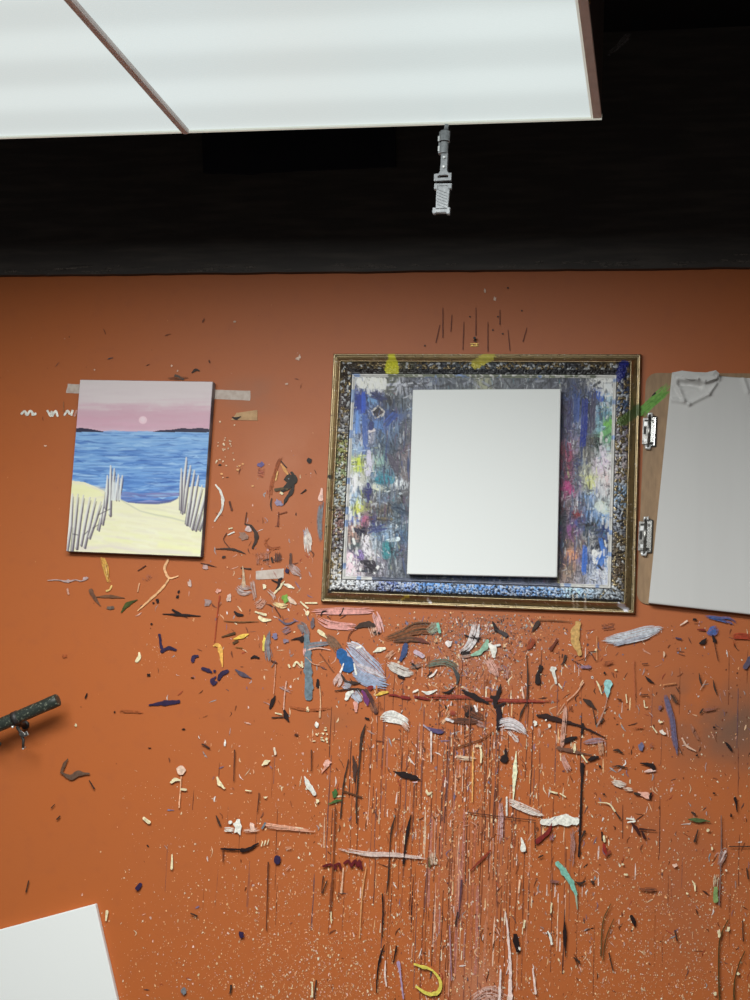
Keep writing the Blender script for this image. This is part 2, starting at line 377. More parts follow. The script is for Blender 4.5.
# ---- upper left
for q in ([(22, 414), (25, 411), (27, 415)], [(28, 415), (31, 411), (34, 415)], [(33, 415), (36, 414)], [(48, 411), (51, 416), (52, 412)], [(53, 416), (56, 411), (58, 416)], [(65, 415), (68, 411), (70, 414)], [(72, 415), (73, 411)]): S('w', q, 2.2)
S((190, 140, 125), [(75, 416), (77, 411)], 2)
for q in ((235, 322, 2.6, 2), (298, 359, 4, 3), (287, 384, 3, 2), (485, 291, 2.2, 4), (495, 299, 2.4, 4.5), (172, 366, 2, 2), (178, 371, 1.6, 2), (95, 370, 1.5, 1.5), (46, 446, 3, 1.5), (300, 357, 2, 5)): O((225, 195, 175), *q)
S('q', [(192, 373), (196, 370), (200, 371)], [1, 2.5, 1]); D((110, 80, 65), [(168, 379), (190, 378)], 3, .5); S((90, 75, 65), [(176, 376), (183, 379)], 3)
S((150, 95, 60), [(64, 402), (64, 412)], .9)
for q in ([(443, 308), (443, 338)], [(452, 315), (451, 332)], [(476, 308), (476, 336)], [(500, 310), (500, 325)], [(488, 322), (488, 352)], [(508, 330), (510, 351)], [(440, 325), (436, 343)], [(464, 322), (463, 350)], [(527, 328), (523, 342)]): S((104, 52, 36), q, [.6, 1.0])
for q in ((470, 317), (493, 330), (503, 334), (425, 346), (522, 311), (508, 288), (498, 317)): O('q', *q, 1.8, 1.8)
# ---- around (190..340, 370..570)
S('w', [(216, 485), (221, 492), (223, 501), (222, 510), (215, 521)], [1.6, 2.6, 2.8, 2.4, 1.6])
O('v', 261, 464.5, 7, 5, -15); D((186, 108, 92), [(258, 472), (266, 473)], 9, .4)
O((52, 44, 36), 289.5, 478, 9, 10); S((48, 42, 36), [(292, 473), (294, 480), (287, 487), (283, 491)], [3, 7, 6, 4]); S((50, 42, 38), [(294, 486), (291, 493), (286, 500), (284, 505)], [2, 4, 3, 1])
S((90, 74, 48), [(276, 490), (282, 489), (287, 489)], 3.4); O('c', 282, 493, 4, 3.5); O((170, 180, 190), 289, 479, 3, 2)
S((220, 158, 92), [(281, 464), (285, 470), (288, 474)], [1, 3.4, 2]); S((226, 176, 110), [(278, 472), (276, 480)], 1.6); S('q', [(281, 461), (287, 468)], 1.2)
D((150, 78, 46), [(270, 500), (272, 484), (278, 464), (284, 456)], 3, .5); S('q', [(272, 498), (271, 505), (272, 511)], [1, 2, .6]); O((150, 138, 164), 279, 503, 8, 6, 20)
S((120, 60, 36), [(279, 512), (278, 526)], [1, 2]); S((140, 74, 42), [(280, 514), (287, 512)], 1.3)
O('k', 309.5, 461, 5.4, 5.2, 0, .08); S('k', [(301, 494), (306, 490)], [.8, 1.6]); O('q', 220, 465, 3, 2)
D((222, 214, 206), [(307, 527), (308, 541), (309, 555)], [4, 8.5, 7], .92); D((140, 156, 180), [(306, 529), (307, 538)], 5, .6)
S((230, 190, 176), [(322, 489), (321, 499)], [2, 5]); D('b', [(322, 500), (320, 520), (321, 546)], [5, 6, 4], .75)
O((206, 180, 176), 249, 529, 6, 7); O((150, 116, 100), 243, 536, 9, 8); S('q', [(245, 524), (252, 527), (257, 537), (253, 548)], [1.2, 2.6, 4.4, 2]); S('d', [(227, 533), (224, 540), (230, 548)], .9)
S('w', [(228, 535), (235, 532)], 1.2); S('c', [(229, 529), (233, 528)], 1.2)
S('q', [(216, 549), (230, 549), (239, 551), (246, 554)], [.8, 2.4, 2, .6]); O('q', 224, 557, 4, 2, -30); S('d', [(201, 563), (209, 565), (217, 567)], [.8, 1.4, .5]); O('l', 205.5, 567, 5.4, 5)
D((150, 78, 46), [(270, 536), (266, 543), (272, 549), (284, 547)], 3, .4); S('d', [(230, 502), (232, 510)], 2); S('d', [(247, 512), (245, 524)], .9)
for i in range(26): O((240, 210, 178), 226 + RNG.normal(0, 6), 449 + RNG.normal(0, 11), RNG.uniform(.8, 2), RNG.uniform(.8, 2))
for q in ((240, 466), (243, 464), (238, 470), (253, 486), (222, 474)): O((235, 175, 115), *q, 2.6, 1.8)
S('q', [(241, 568), (251, 569)], [.8, 1.6])
# ---- under the beach picture
S((186, 158, 154), [(48, 580.5), (58, 580), (68, 581.5), (76, 580), (82, 581), (88, 578)], [.8, 1, 2.2, .9, 1.2, 2]); O((176, 156, 156), 68, 581, 5, 3); O((190, 168, 168), 85.5, 578.5, 5, 3, -25); S((200, 150, 130), [(68, 589), (69, 594)], 1.8)
D((206, 160, 76), [(102, 557), (106, 567), (108, 578), (112, 586)], [5, 6, 4, 3], .75); S((236, 196, 120), [(112, 586), (110, 590), (107, 591)], 1.6); S((232, 200, 130), [(106, 565), (108, 577)], 1.2)
S((108, 74, 56), [(91.5, 591), (95, 598), (101, 606)], [5, 3.4, .8]); S((116, 78, 54), [(96, 597), (110, 596.5), (125, 598)], [.8, 3.2, .8]); O((104, 88, 78), 111, 608, 8, 2.8)
S('G', [(122, 612), (128, 604.5), (138, 599.5)], [1.6, 4.6, .8]); S('d', [(138, 571), (146, 566)], [.8, 1.4])
S((232, 180, 132), [(168.5, 560), (165, 569), (170, 578), (179, 576)], [2, 2.6, 2, 1]); S((228, 176, 126), [(170, 578), (163, 588), (150, 600), (138, 611)], [1.6, 2.2, 2, 1]); S((226, 170, 128), [(140, 583), (138, 592)], 1.2)
O((208, 178, 166), 190, 583, 3.6, 7); D((150, 100, 90), [(146, 576), (150, 582)], 8, .35)
for q in ((158, 601, 3, 4.5), (154, 603, 2, 2.4), (179, 592, 2.4, 3), (178, 597, 3, 3.4), (152, 624, 2.4, 2), (149, 675, 3.4, 3.6), (193, 678, 3, 1.4), (115, 712, 1.8, 1.8), (184, 729, 3.4, 1.6), (150, 748, 3, 1.4)): O('k', *q)
S('k', [(163, 614), (182, 615), (201, 616)], [.7, 2.8, .8]); S('k', [(173, 610), (180, 614), (188, 618)], [2, 2.6, .6])
S('n', [(160, 635), (161, 642), (162, 648)], [3, 2.6, 3.4]); S('n', [(162, 651.5), (169, 648), (176, 650)], [3, 3.6, 2.4]); S('n', [(198, 656), (194, 657), (193, 661)], [2.4, 4, 3.4])
S((250, 220, 178), [(139.5, 653), (140, 657), (137, 661)], [2, 3.6, 3]); S('n', [(150, 705), (165, 703), (179, 701.5)], [2, 5, 3.6]); S('k', [(86, 698), (87.5, 694)], 1.6)
D('o', [(120, 711), (145, 712)], 2.4, .5); O((252, 220, 180), 76, 725, 2.4, 3); O((160, 82, 44), 65, 656, 5, 4)
# ---- (200..350, 550..750)
O((232, 168, 150), 218.5, 591, 5, 3.6); S((160, 66, 38), [(220, 596), (218, 612), (215, 642)], [1.4, 1, 1]); O((158, 132, 128), 208, 603, 7, 7); O((210, 180, 166), 229.5, 598, 5.4, 8)
S((200, 172, 142), [(243, 566), (244, 576), (244, 586)], [.8, 2.4, 4.4]); D((182, 164, 160), [(238, 586), (243, 590), (254, 590)], [8, 11, 7], .75); D((186, 158, 148), [(252, 580), (254, 590), (256, 603)], [5, 4, 3], .7)
O((245, 222, 188), 265, 587, 4, 5); D((196, 172, 160), [(268, 590), (274, 596), (274, 602)], 3, .8); S('c', [(275, 593), (280, 587), (285, 581)], [2, 3.4, 1]); S((245, 226, 204), [(284, 584), (289, 586), (294, 588)], [1.2, 4, 1.6]); S((240, 200, 176), [(289, 598), (292, 601), (296, 604)], [3, 4.6, 2])
O('e', 285.5, 598, 8, 8); D((206, 170, 156), [(256, 607), (262, 603), (266, 598)], 9, .45); D((240, 214, 160), [(273, 603), (282, 606), (290, 605)], [3, 5, 3], .7)
S('k', [(272, 580), (279, 583)], [1, 2.4]); S('k', [(276, 590), (279, 586), (280, 580), (283, 578)], [1, 3.4, 3, 1]); O('n', 287.5, 571, 4.4, 6)
D((178, 130, 116), [(262, 552), (263, 566)], 14, .35); S('q', [(264, 560.5), (269, 559.5)], 1.6); S('q', [(272, 558), (273, 562)], 2); D((84, 56, 50), [(279, 552), (278, 564)], [6, 7], .8); S((92, 62, 52), [(291, 554), (291, 564)], [2, 3.4]); D((178, 158, 154), [(290, 564), (296, 571), (303, 577)], [6, 8, 2], .7)
S('k', [(235, 612), (238, 614.5), (243, 615)], [2, 3.4, 2]); S((120, 80, 44), [(224, 621), (240, 622), (259, 621.5)], [.6, 1.4, .6]); S('c', [(256, 612), (266, 615)], [2, 2.6]); S('c', [(260, 617), (264, 620), (271, 620)], [3, 4, 1.6])
S('c', [(301, 602), (308, 608)], [1.6, 2]); S('c', [(306, 603), (317, 603)], 1.6); O('c', 308, 613, 4, 5); S((236, 206, 178), [(304, 609), (308, 614)], 1)
D('p', [(311, 612), (340, 611), (362, 611), (378, 609.5)], [5, 7, 6, 6], .9); D('p', [(315, 617), (329, 624), (350, 626.5), (361, 626)], [5, 8, 7, 5], .95); D((226, 176, 172), [(374, 611), (378, 621), (382, 636)], [6, 8, 8], .75); D((236, 204, 184), [(372, 626), (376, 638)], 9, .5)
S('k', [(321, 616), (323, 612), (327, 611)], [1, 1.8, 1]); S('k', [(340, 615), (342, 613), (344, 608)], [1.8, 1, 1])
S('q', [(356, 628), (362, 625), (369, 624.5), (374, 626)], [2.4, 5, 6.4, 5]); S((118, 62, 40), [(356, 628), (350, 634), (348, 641)], 1); O('k', 375.5, 632.5, 4, 3.6); O('k', 379.5, 633, 2.6, 3)
S('y', [(234, 639), (240, 637.5), (244, 636), (249, 634)], [1, 3.6, 3.4, 1.2]); S((240, 206, 96), [(264.5, 635), (265, 642), (264, 650)], [1, 3.8, 2.6]); S((90, 62, 34), [(222, 637), (235, 633)], [1, 2.6]); S((90, 62, 34), [(234, 643), (238, 641)], 2.2); S((130, 84, 40), [(236, 647), (243, 648)], 1.2)
S((228, 172, 84), [(213.5, 646), (218, 645), (221, 651), (223, 667)], [1.2, 4, 4.4, 1]); S('n', [(203, 668.5), (209, 670.5)], [3, 4.6]); S('n', [(216, 677), (213, 680), (214, 683), (217, 682)], [1.6, 4.4, 4.6, 2]); S('n', [(219, 679), (222, 674), (228, 671)], [3, 4.6, 3])
for q in ((211.5, 672), (215, 671)): O('n', *q, 2.6, 2.6)
S((84, 72, 86), [(236, 670), (243, 674), (252, 678.5)], [1.6, 4.8, .8]); S('k', [(251, 658.5), (255, 656.5), (260, 658)], [1, 3, 1.2])
D((128, 126, 132), [(270, 630), (268, 645), (269, 655), (270, 666)], [3, 6, 7, 4], .9); O((126, 118, 148), 275, 636, 6, 6); D((124, 116, 134), [(283, 632), (292, 627)], 7, .6); O((140, 122, 138), 286, 641, 5, 4); S((98, 88, 104), [(279, 619), (287, 624), (296, 621)], [1.2, 2.4, 1.2])
S('k', [(291, 640), (298, 638.5), (302, 639)], [.6, 2.6, 6]); S('d', [(275, 607), (281, 617)], 1.2); S((128, 116, 116), [(276, 661), (272, 667)], 1)
D((120, 122, 128), [(298, 624), (304, 628), (308, 640)], [7, 8, 7], .75)
S((108, 124, 134), [(307, 636), (308, 648), (308.5, 668), (309, 697)], [5, 6.6, 8, 7.6]); D((120, 130, 140), [(305, 646), (318, 644.5), (331, 643)], [6, 6, 4], .7); D((222, 166, 160), [(304.5, 648), (305.5, 657)], 3, .8); S((222, 172, 152), [(308, 650), (318, 648), (331, 650)], [1.6, 1.6, .8]); S((206, 150, 120), [(306, 657), (314, 664), (320, 665)], .8)
O((112, 98, 104), 313, 623, 5, 9); S('c', [(319, 631), (323, 634), (327, 638)], [3, 4.4, 1.4]); D((128, 96, 74), [(325, 634), (333, 642), (341, 653)], [5, 9, 9], .85); S((120, 72, 48), [(320, 653), (328, 664), (334, 672)], .9)
for q in ([(289, 665), (290, 667)], [(294, 666), (297, 662), (301, 666)], [(302, 662), (303, 667)]): S('c', q, 2)
S((212, 150, 120), [(276, 664), (275, 680), (274, 694)], .9); S((206, 160, 140), [(287, 681), (285, 695), (284, 710)], 1.2); S((222, 178, 140), [(320, 686), (321, 702), (320, 717)], [1, 1, 1.8]); S('d', [(272, 661), (277, 663)], 1.6)
S('k', [(270.5, 708), (273, 702), (275.5, 696)], [2, 5, 1.4]); S('k', [(285, 711), (286.5, 716), (289, 721)], [2.4, 5, 1.6]); S('q', [(272, 717.5), (284, 717)], 1.2); S('c', [(276, 713), (282, 714.5)], 1.4); S('k', [(318, 680), (318.5, 686)], [2.4, 4])
D('o', [(288, 706), (310, 710), (335, 707)], 2.6, .5); O('c', 308, 709, 3, 5); O('w', 317, 725, 3.6, 6); O('w', 225.5, 743, 2, 6); S('o', [(205, 744), (210, 748)], 1.4); O('d', 297, 735, 4, 2.4)
for i in range(14): O('c', 323 + RNG.normal(0, 3.5), 736 + RNG.normal(0, 3.5), RNG.uniform(1, 3), RNG.uniform(1, 2.4))
# ---- blue brush patch and neighbours
D((168, 178, 200), [(346, 645), (356, 655), (370, 668), (386, 681)], [10, 20, 20, 12], .85); D((150, 166, 192), [(352, 671), (368, 680), (391, 686)], [8, 13, 11], .9); D((196, 200, 210), [(347, 643), (360, 648), (374, 664)], [6, 6, 3], .7); D((200, 206, 216), [(356, 664), (374, 672), (388, 679)], 5, .6)
S('B', [(341.5, 653), (345, 660), (349, 667)], [10, 11.5, 12]); S('w', [(354.5, 664), (356.5, 674)], [1.6, 2.2]); S((226, 214, 208), [(344, 664), (341, 672)], 2); S('w', [(357, 648), (361, 647)], 2.4)
D((204, 178, 172), [(342, 673), (338, 682), (336, 688)], [6, 9, 5], .8); D((176, 182, 196), [(344, 683), (352, 688)], [8, 10], .85); S('q', [(342, 675), (346, 681), (353, 683), (361, 683)], [2, 3.4, 3, 1]); S('q', [(335, 691), (350, 689), (362, 690), (368, 692)], [1, 2, 3, 2]); S((82, 50, 46), [(366, 690), (372, 700), (376, 712)], [3, 4, 4])
S('w', [(346.5, 699), (349, 694), (353, 692)], [3, 5, 3]); D((178, 186, 200), [(354, 692), (362, 703)], [10, 9], .95); S((112, 52, 104), [(363, 691), (367, 700), (368, 705)], [3, 5, 2]); S((222, 160, 148), [(356, 703), (356.5, 711)], [4.6, 2.6]); D((120, 84, 68), [(372, 702), (377, 714)], 7, .6)
O('r', 371, 688, 6, 5); S((196, 120, 60), [(377, 686), (377, 692)], 1.6); S('y', [(377, 695), (382, 693), (388, 692)], [1.4, 3.4, 2]); S('r', [(388, 695), (395, 695), (401, 697)], [1, 2.4, 1]); S('r', [(402, 697), (409, 698)], [3, 3.6])
D((232, 228, 222), [(381, 717), (392, 716.5), (404, 721), (410, 727)], [9, 12, 9, 4], .95); D((222, 206, 196), [(402, 722), (411, 732)], 5, .4); S('k', [(366, 718), (369, 719)], 2)
S((244, 228, 206), [(374, 652), (380, 649.5), (385, 648.5)], [1.4, 5, 2.6]); D((224, 178, 150), [(386, 659), (396, 650)], 5, .6); S((58, 74, 116), [(401, 660), (404, 653), (406, 645)], [3, 6, 4.6])
D((204, 196, 188), [(387, 663), (396, 668), (405, 672), (417, 672.5)], [6, 9, 9, 6], .9); D((120, 110, 104), [(410, 668), (424, 664)], 4, .6); S((196, 172, 184), [(416, 652), (423, 656)], 4.6); O('k', 422.5, 655.5, 3, 3.4); S('k', [(413, 664), (417, 668)], 2.6); S('k', [(399, 676), (404, 678)], 2.6)
D((64, 62, 46), [(383, 640), (402, 634), (418, 628), (438, 628)], [5, 8, 13, 12], .55); D((70, 56, 44), [(392, 641), (410, 639), (424, 641)], [4, 6, 4], .7); S((112, 60, 50), [(415, 638), (421, 640), (429, 643)], [2, 4.4, 1.6]); D((128, 180, 166), [(428, 632), (440, 624)], [8, 10], .5); S('t', [(438, 624), (440, 632)], 3)
D((92, 116, 104), [(425, 667), (435, 663), (447, 662.5), (456, 668), (459, 678)], [3, 6, 6, 6, 4], .75); S((66, 66, 66), [(454, 668), (458, 676), (457, 684)], [3, 4.4, 1.6]); S('k', [(442, 692), (449, 692), (456, 686)], [1.2, 2.6, 1]); S('w', [(422, 691), (429, 693), (437, 690)], [1.2, 3.6, 1.4]); S((232, 220, 206), [(414, 692), (418, 690)], 2)
D((140, 44, 40), [(414, 697), (440, 697), (470, 697), (500, 700), (540, 701), (567, 701.5)], [4, 3.4, 3.2, 4, 3.4, 1.6], .75); S('r', [(416, 697), (429, 699)], [3, 2])
S((232, 214, 206), [(430, 677), (434, 674), (437, 670)], [1.4, 2.4, 1.4]); S('k', [(428, 676), (432, 672)], 1.4); D((80, 70, 110), [(425, 727), (436, 731), (448, 731)], [3, 5, 4], .9); S((184, 168, 184), [(424, 725), (430, 730)], 1.6)
S('k', [(393.5, 771), (405, 775), (414, 777), (421, 780)], [.8, 6, 5, .8]); S((206, 170, 176), [(413, 782), (418, 782)], .9)
O((230, 176, 160), 328, 764, 9, 8, -20); S((216, 150, 126), [(326, 767), (322, 773)], [3, 1]); O((64, 104, 54), 335.5, 793, 4.6, 8); S((72, 100, 50), [(329, 804), (336, 801), (342, 800)], [1, 3, 2])
S((72, 48, 40), [(353.5, 756), (355, 768), (355, 781)], [1.4, 5, 1.6]); S('q', [(366, 724), (362, 738), (359.5, 765), (357, 800), (357, 823)], [1, 3, 1.8, 1.8, 1.2]); S('q', [(349, 759), (344, 785), (341, 818)], [1, 1.6, 1.4]); S((96, 58, 34), [(344, 791), (362, 797)], 1.8); S('c', [(427, 790), (428.5, 794), (432, 792)], [1.6, 3, 1.4])
S((232, 214, 206), [(431.5, 732), (431.5, 762)], [2, 1])
# ---- (440..590, 600..800)
D((216, 210, 210), [(477, 622), (474, 636), (469, 646), (458, 655)], [9, 10, 8, 5], .85); S('k', [(465, 635), (472, 638), (481, 638)], [1.6, 3.4, 1.4]); S('k', [(473, 636), (478, 640)], 2.4); S('k', [(463, 652.5), (468, 652.5)], 4.6)
S('k', [(493, 622), (497, 630)], [1.6, 4]); S((66, 58, 58), [(497, 630), (506, 635)], [3, 4.6]); S((144, 182, 158), [(472, 655), (480, 652), (486, 646), (487.5, 641)], [2.4, 5, 5.6, 3.4]); D((170, 150, 140), [(460, 657), (474, 655)], 3, .6)
S('w', [(490, 645), (493, 649), (494, 656)], [4, 7, 4]); S((240, 232, 228), [(494, 646), (500, 645)], 2); D((216, 168, 154), [(488, 658), (493, 668), (500, 678)], [6, 8, 3], .85); O((236, 222, 218), 449, 644, 6, 7); D((200, 150, 140), [(497, 665), (502, 672)], 6, .4)
S('q', [(532, 632), (535, 627), (538, 623)], [1.2, 4.4, 5.4]); O((190, 130, 96), 537, 624.5, 2, 2); D((146, 62, 34), [(528, 650), (532, 642), (534, 636)], [4, 6, 4], .8); S((124, 76, 44), [(538, 620), (555, 620.5), (572, 622)], [1, 1.2, .6])
S('T', [(578, 624), (575.5, 632), (576, 642), (580, 654)], [6, 8.6, 8, 4]); S((112, 52, 34), [(551, 649), (554, 645), (557, 640)], [4, 2, 2.4]); S('q', [(561, 665), (564, 662), (565.5, 656)], [1, 2, 3]); S('d', [(572, 660), (580, 664), (590, 670)], .8)
O('k', 540.5, 668, 5, 6); S('k', [(538, 682), (537.5, 677), (539, 671)], [5.4, 4.4, 2]); O('w', 553, 669, 6.4, 6); S('w', [(553, 671), (555, 677), (556, 683)], [3.4, 3, 2.4]); S((244, 220, 196), [(559, 684), (562, 688)], 1.4)
S('k', [(463, 690), (469, 694), (477, 698), (488, 703)], [2, 5.4, 5, 2.4]); S('k', [(501, 684), (499, 692), (496, 700), (495, 706)], [1, 4.6, 6, 3]); S('k', [(492, 697), (498, 698)], 4); S('k', [(495, 707), (505, 703)], [2.4, 2.4])
D((52, 48, 48), [(462, 705), (472, 711), (486, 721)], [4, 11, 4], .7); D((46, 40, 40), [(449, 720), (464, 721), (482, 722)], [4, 6, 3], .7); S((220, 214, 214), [(447, 719), (453, 721)], 3); D((150, 56, 50), [(450, 712), (458, 714)], 5, .6); S((236, 226, 224), [(475, 706), (477, 711)], 2.4); S('k', [(471, 709), (467, 715)], 4)
S((34, 18, 28), [(499, 709), (499.5, 718), (498, 729)], [5, 6, 3]); D((218, 210, 212), [(498, 725), (509, 723), (519, 727), (528, 736)], [10, 11, 9, 4], .92); S('q', [(526, 704), (522, 712), (519.5, 721)], [1.2, 2, .8]); S('q', [(527, 655), (528, 680), (527, 706)], [.8, 1.6, 1])
S((226, 190, 170), [(522, 687), (524, 698)], 1.6); S((50, 26, 22), [(538, 715.5), (549, 717), (563, 721), (578, 725), (592, 731), (606, 738)], [3, 5.4, 4, 2.2, 2, .8]); S('k', [(563, 741.5), (570, 739), (577, 737)], [4.6, 5, 1.6]); S('k', [(583, 724), (582, 733)], 2.4)
D((208, 160, 142), [(565, 704), (565, 716), (563, 736), (561, 753)], [3.4, 4.4, 4.4, 4], .8); D((204, 156, 144), [(562, 755), (566, 765), (571, 773)], [4, 6, 6], .75); S((112, 76, 60), [(559, 748), (568, 750), (592, 755)], [4.4, 4, 1]); S((206, 150, 120), [(557, 715), (565, 703)], 1); S((214, 160, 130), [(567, 701), (576, 693), (584, 682)], 1.2)
O('w', 535.5, 723, 3.6, 5); O('w', 550, 725.5, 3.4, 4); S('c', [(575, 744), (574.5, 751)], [2, 3.4]); O('w', 546, 720, 2, 2)
O('k', 504.5, 759, 9, 8, 0, .1); S('k', [(506, 749), (506, 757)], [2, 4]); S((250, 232, 196), [(516.5, 751), (515, 772), (513.5, 800)], [.8, 4.4, 1]); D((232, 208, 180), [(455, 757), (466, 758), (480, 759)], [4, 4, 3], .8); S('c', [(480, 745), (481.5, 753), (481, 763)], [1, 2.4, 1.2]); S((226, 166, 96), [(473, 752), (473, 775), (472.5, 802)], [1.6, 1.8, 1]); S((232, 196, 160), [(476, 746), (481, 746)], 2)
S((110, 62, 34), [(455, 748), (470, 743), (482, 739), (494, 731)], [.8, 1.4, 1.2, .8]); S('k', [(582.5, 764), (581.5, 790), (580.5, 820), (579, 856)], [3.4, 2, 2.2, 2]); O('k', 582.5, 765, 4, 5); S('c', [(550, 791), (557, 793)], 1.8); S('c', [(560, 793), (566, 797)], 1.2)
# ---- right side
D((200, 204, 212), [(601, 641), (622, 638.5), (644, 633), (668, 626)], [5, 12, 13, 4], .92); D((160, 170, 186), [(612, 645), (630, 640), (650, 634)], 5, .7); S((232, 200, 180), [(680, 625.5), (687, 621)], [1, 1.8]); O('k', 694, 619.5, 4, 2.4); S((120, 40, 30), [(697, 629.5), (704, 630)], [1, 2.4]); S((80, 60, 80), [(676, 638), (681, 639)], 1.6)
D((74, 102, 166), [(707, 634), (713, 631), (719, 627)], [4, 9, 6], .85); D((60, 92, 150), [(703, 616), (718, 618.5), (730, 621), (737, 625)], [3, 5, 7, 5], .85); D((168, 62, 36), [(731, 636.5), (742, 636), (756, 637)], [5, 6, 6], .95); D((150, 60, 36), [(734, 640), (734, 648)], 3, .5)
S('k', [(700, 643.5), (703, 642), (706, 638.5)], [2, 4.6, 1.4]); S('k', [(713, 636), (714.5, 641)], [2.4, 4]); S('d', [(714, 642), (716, 652), (718, 661)], .8); S((90, 80, 100), [(745, 667), (750, 659)], 5); D('o', [(602, 664), (616, 662)], 4, .5); S('d', [(584, 661), (590, 653), (596, 661)], .9); O('c', 596, 650, 2.8, 2.8); S((200, 140, 96), [(597, 636), (597, 660)], .9)
S('k', [(645, 676), (649, 680), (654, 683)], [.8, 2.8, .8]); O('k', 604.5, 673, 2.4, 2.4); O('c', 616, 670, 2.2, 2.2); S((144, 112, 130), [(582, 667), (590, 667)], 3)
S((156, 206, 204), [(608, 683), (607.5, 690), (607.5, 697)], [7.4, 5.6, 1.4]); S((170, 130, 116), [(607.5, 697), (605, 708), (601, 718), (598, 724)], [1, .9, 1.6, 2]); S('q', [(601, 722), (603.5, 719)], 2); S('c', [(596.5, 681), (599, 686), (602, 694)], [.9, 1.8, 1]); S((236, 190, 150), [(580, 686), (583, 680)], 1.2)
S('q', [(584, 699.5), (589, 703), (597, 710)], [2.4, 5.2, .8]); S('q', [(592, 705), (595, 718), (596, 725)], 1); D((156, 128, 138), [(583, 743), (595, 740.5), (607, 740)], [3, 5, 3], .7); D((190, 146, 118), [(600, 740), (602, 757)], 5, .7); S('k', [(589, 760), (593, 758), (598, 757)], [2.4, 4.4, 2.4]); S('c', [(582, 755), (587, 762)], 1.4)
S('q', [(613, 750), (618, 750), (623, 753)], [1, 2.6, 1]); S('q', [(612, 766), (620, 766), (628, 768)], [.8, 1.8, .8]); S('k', [(640, 763), (648, 764), (653, 766), (653.5, 769)], [1, 3.4, 4.4, 3]); S((240, 196, 186), [(645, 771.5), (650, 770.5), (656, 770.5)], [1.6, 3.2, 1])
D((100, 94, 124), [(664, 692), (668, 706), (672, 720), (674, 738), (678, 757)], [4, 6, 6, 6, 4], .8); D((72, 54, 44), [(672, 695), (678, 706)], [5, 5], .7); S('q', [(671.5, 695), (676, 702)], [2, 1.4]); O((108, 106, 138), 641, 746, 6, 9); D((130, 90, 92), [(650, 744), (655, 748)], 5, .4); O((130, 90, 100), 660, 708, 4, 5)
O((244, 222, 210), 662, 732, 7, 4, 15); S('c', [(652, 726), (657, 733)], 1.2); O('c', 661, 722, 4, 2); S((210, 172, 150), [(682, 738), (687, 746), (696, 751)], [1.4, 2.2, 1]); D((140, 110, 100), [(690, 724), (700, 742)], 3, .5)
for q in ([(699, 673), (700, 680), (702, 686)], [(713, 680), (714.5, 688), (717, 695)], [(676, 687), (679, 692)], [(679, 747), (682, 754)]): S('q', q, [.7] + [1.8] * (len(q) - 2) + [.9])
D((124, 88, 84), [(702, 711), (720, 707)], 3, .6); S('q', [(700, 713), (703, 709)], 1.6)
for q in ((714, 727), (697, 755), (600, 766), (714, 793), (604, 794)): O('k', *q, 2.6, 2.2)
S('k', [(725, 742), (728, 745), (731, 750)], [1, 3.4, 2]); D((214, 200, 188), [(611, 782), (620, 784), (628, 785)], [5, 7, 3], .8); D((210, 190, 174), [(623, 788), (635, 790)], 3.4, .8); O((234, 176, 158), 645, 795, 10, 7, 15); S('q', [(635, 793), (640, 794)], 2.4); S('k', [(651, 793), (650, 798)], 2)
S((200, 130, 84), [(663, 685), (676, 683)], 1.2); D((156, 76, 42), [(630, 728), (648, 727)], 1.6, .6); S((170, 92, 58), [(634, 660), (635, 700)], .8); S('d', [(642, 664), (648, 663.5)], 1.2); S('d', [(640, 695), (648, 694.5)], 1.2); S('d', [(618, 699), (621, 700)], 1.8)
S('c', [(644, 700), (645, 707), (648, 707)], 1); S('c', [(626, 694), (627, 703)], 1.1); O((226, 190, 160), 664, 654, 2, 5); S((190, 150, 130), [(700, 690), (706, 680)], .9)
# ---- left lower
S((104, 74, 56), [(69, 758.5), (65, 765), (62.5, 772)], [1, 3.4, 2.6]); S((98, 74, 60), [(63, 773), (72, 777), (79, 773.5), (90, 773.5)], [2, 5.4, 5.4, 2]); S('q', [(90, 780), (95, 788)], [.8, 1.8])
O((226, 192, 170), 182, 770, 9, 10, 0, .08); O((206, 160, 132), 182, 770, 3.4, 4); S((236, 178, 140), [(182, 776), (181, 792), (180, 807)], [1, .9, 1.4]); S('c', [(172, 782), (176, 779.5), (181, 780)], [2.4, 4, 1.4]); S('c', [(182, 789), (187, 789.5)], 2)
S('c', [(145, 818), (150, 822)], [3, 3.6]); S('c', [(173, 854), (172.5, 868)], [1, 2.6]); S('n', [(138.5, 888), (141.5, 884)], [4.6, 3.4]); S('c', [(108, 911), (107, 920)], [2.8, 1.4]); S('q', [(30, 880), (27, 892)], 1.2); S('q', [(58, 819), (61, 816)], 1.4); S('q', [(52, 808), (56, 804)], .9); S('q', [(203, 744), (210, 748)], 1.4)
S('c', [(218, 777), (220.5, 783), (225, 788)], [1.6, 4.4, 2]); S('c', [(263, 765), (267, 762), (271, 760.5)], [1.4, 4.4, 1]); S('w', [(305, 776), (309, 784), (315, 793.5)], [1.2, 5.4, 4]); O('c', 318, 801, 3, 4.4); S((240, 214, 190), [(275, 748), (276, 754)], 2); O('c', 266, 797, 4, 2); S('c', [(246, 790), (252, 791)], 1.2)
O('w', 238.5, 826, 8, 13); D('w', [(225, 829), (236, 830)], [4, 6], .8); O('w', 231, 822, 4, 4); D((236, 200, 182), [(244, 831), (262, 829)], [3, 4], .6); O((232, 196, 180), 253, 826, 5, 8); D((224, 168, 142), [(264, 824), (276, 826), (292, 828), (320, 832)], [7, 6, 4, 1.6], .75); S('b', [(263, 828), (266, 823)], 2); S((240, 210, 180), [(296, 827), (304, 828)], 1.2)
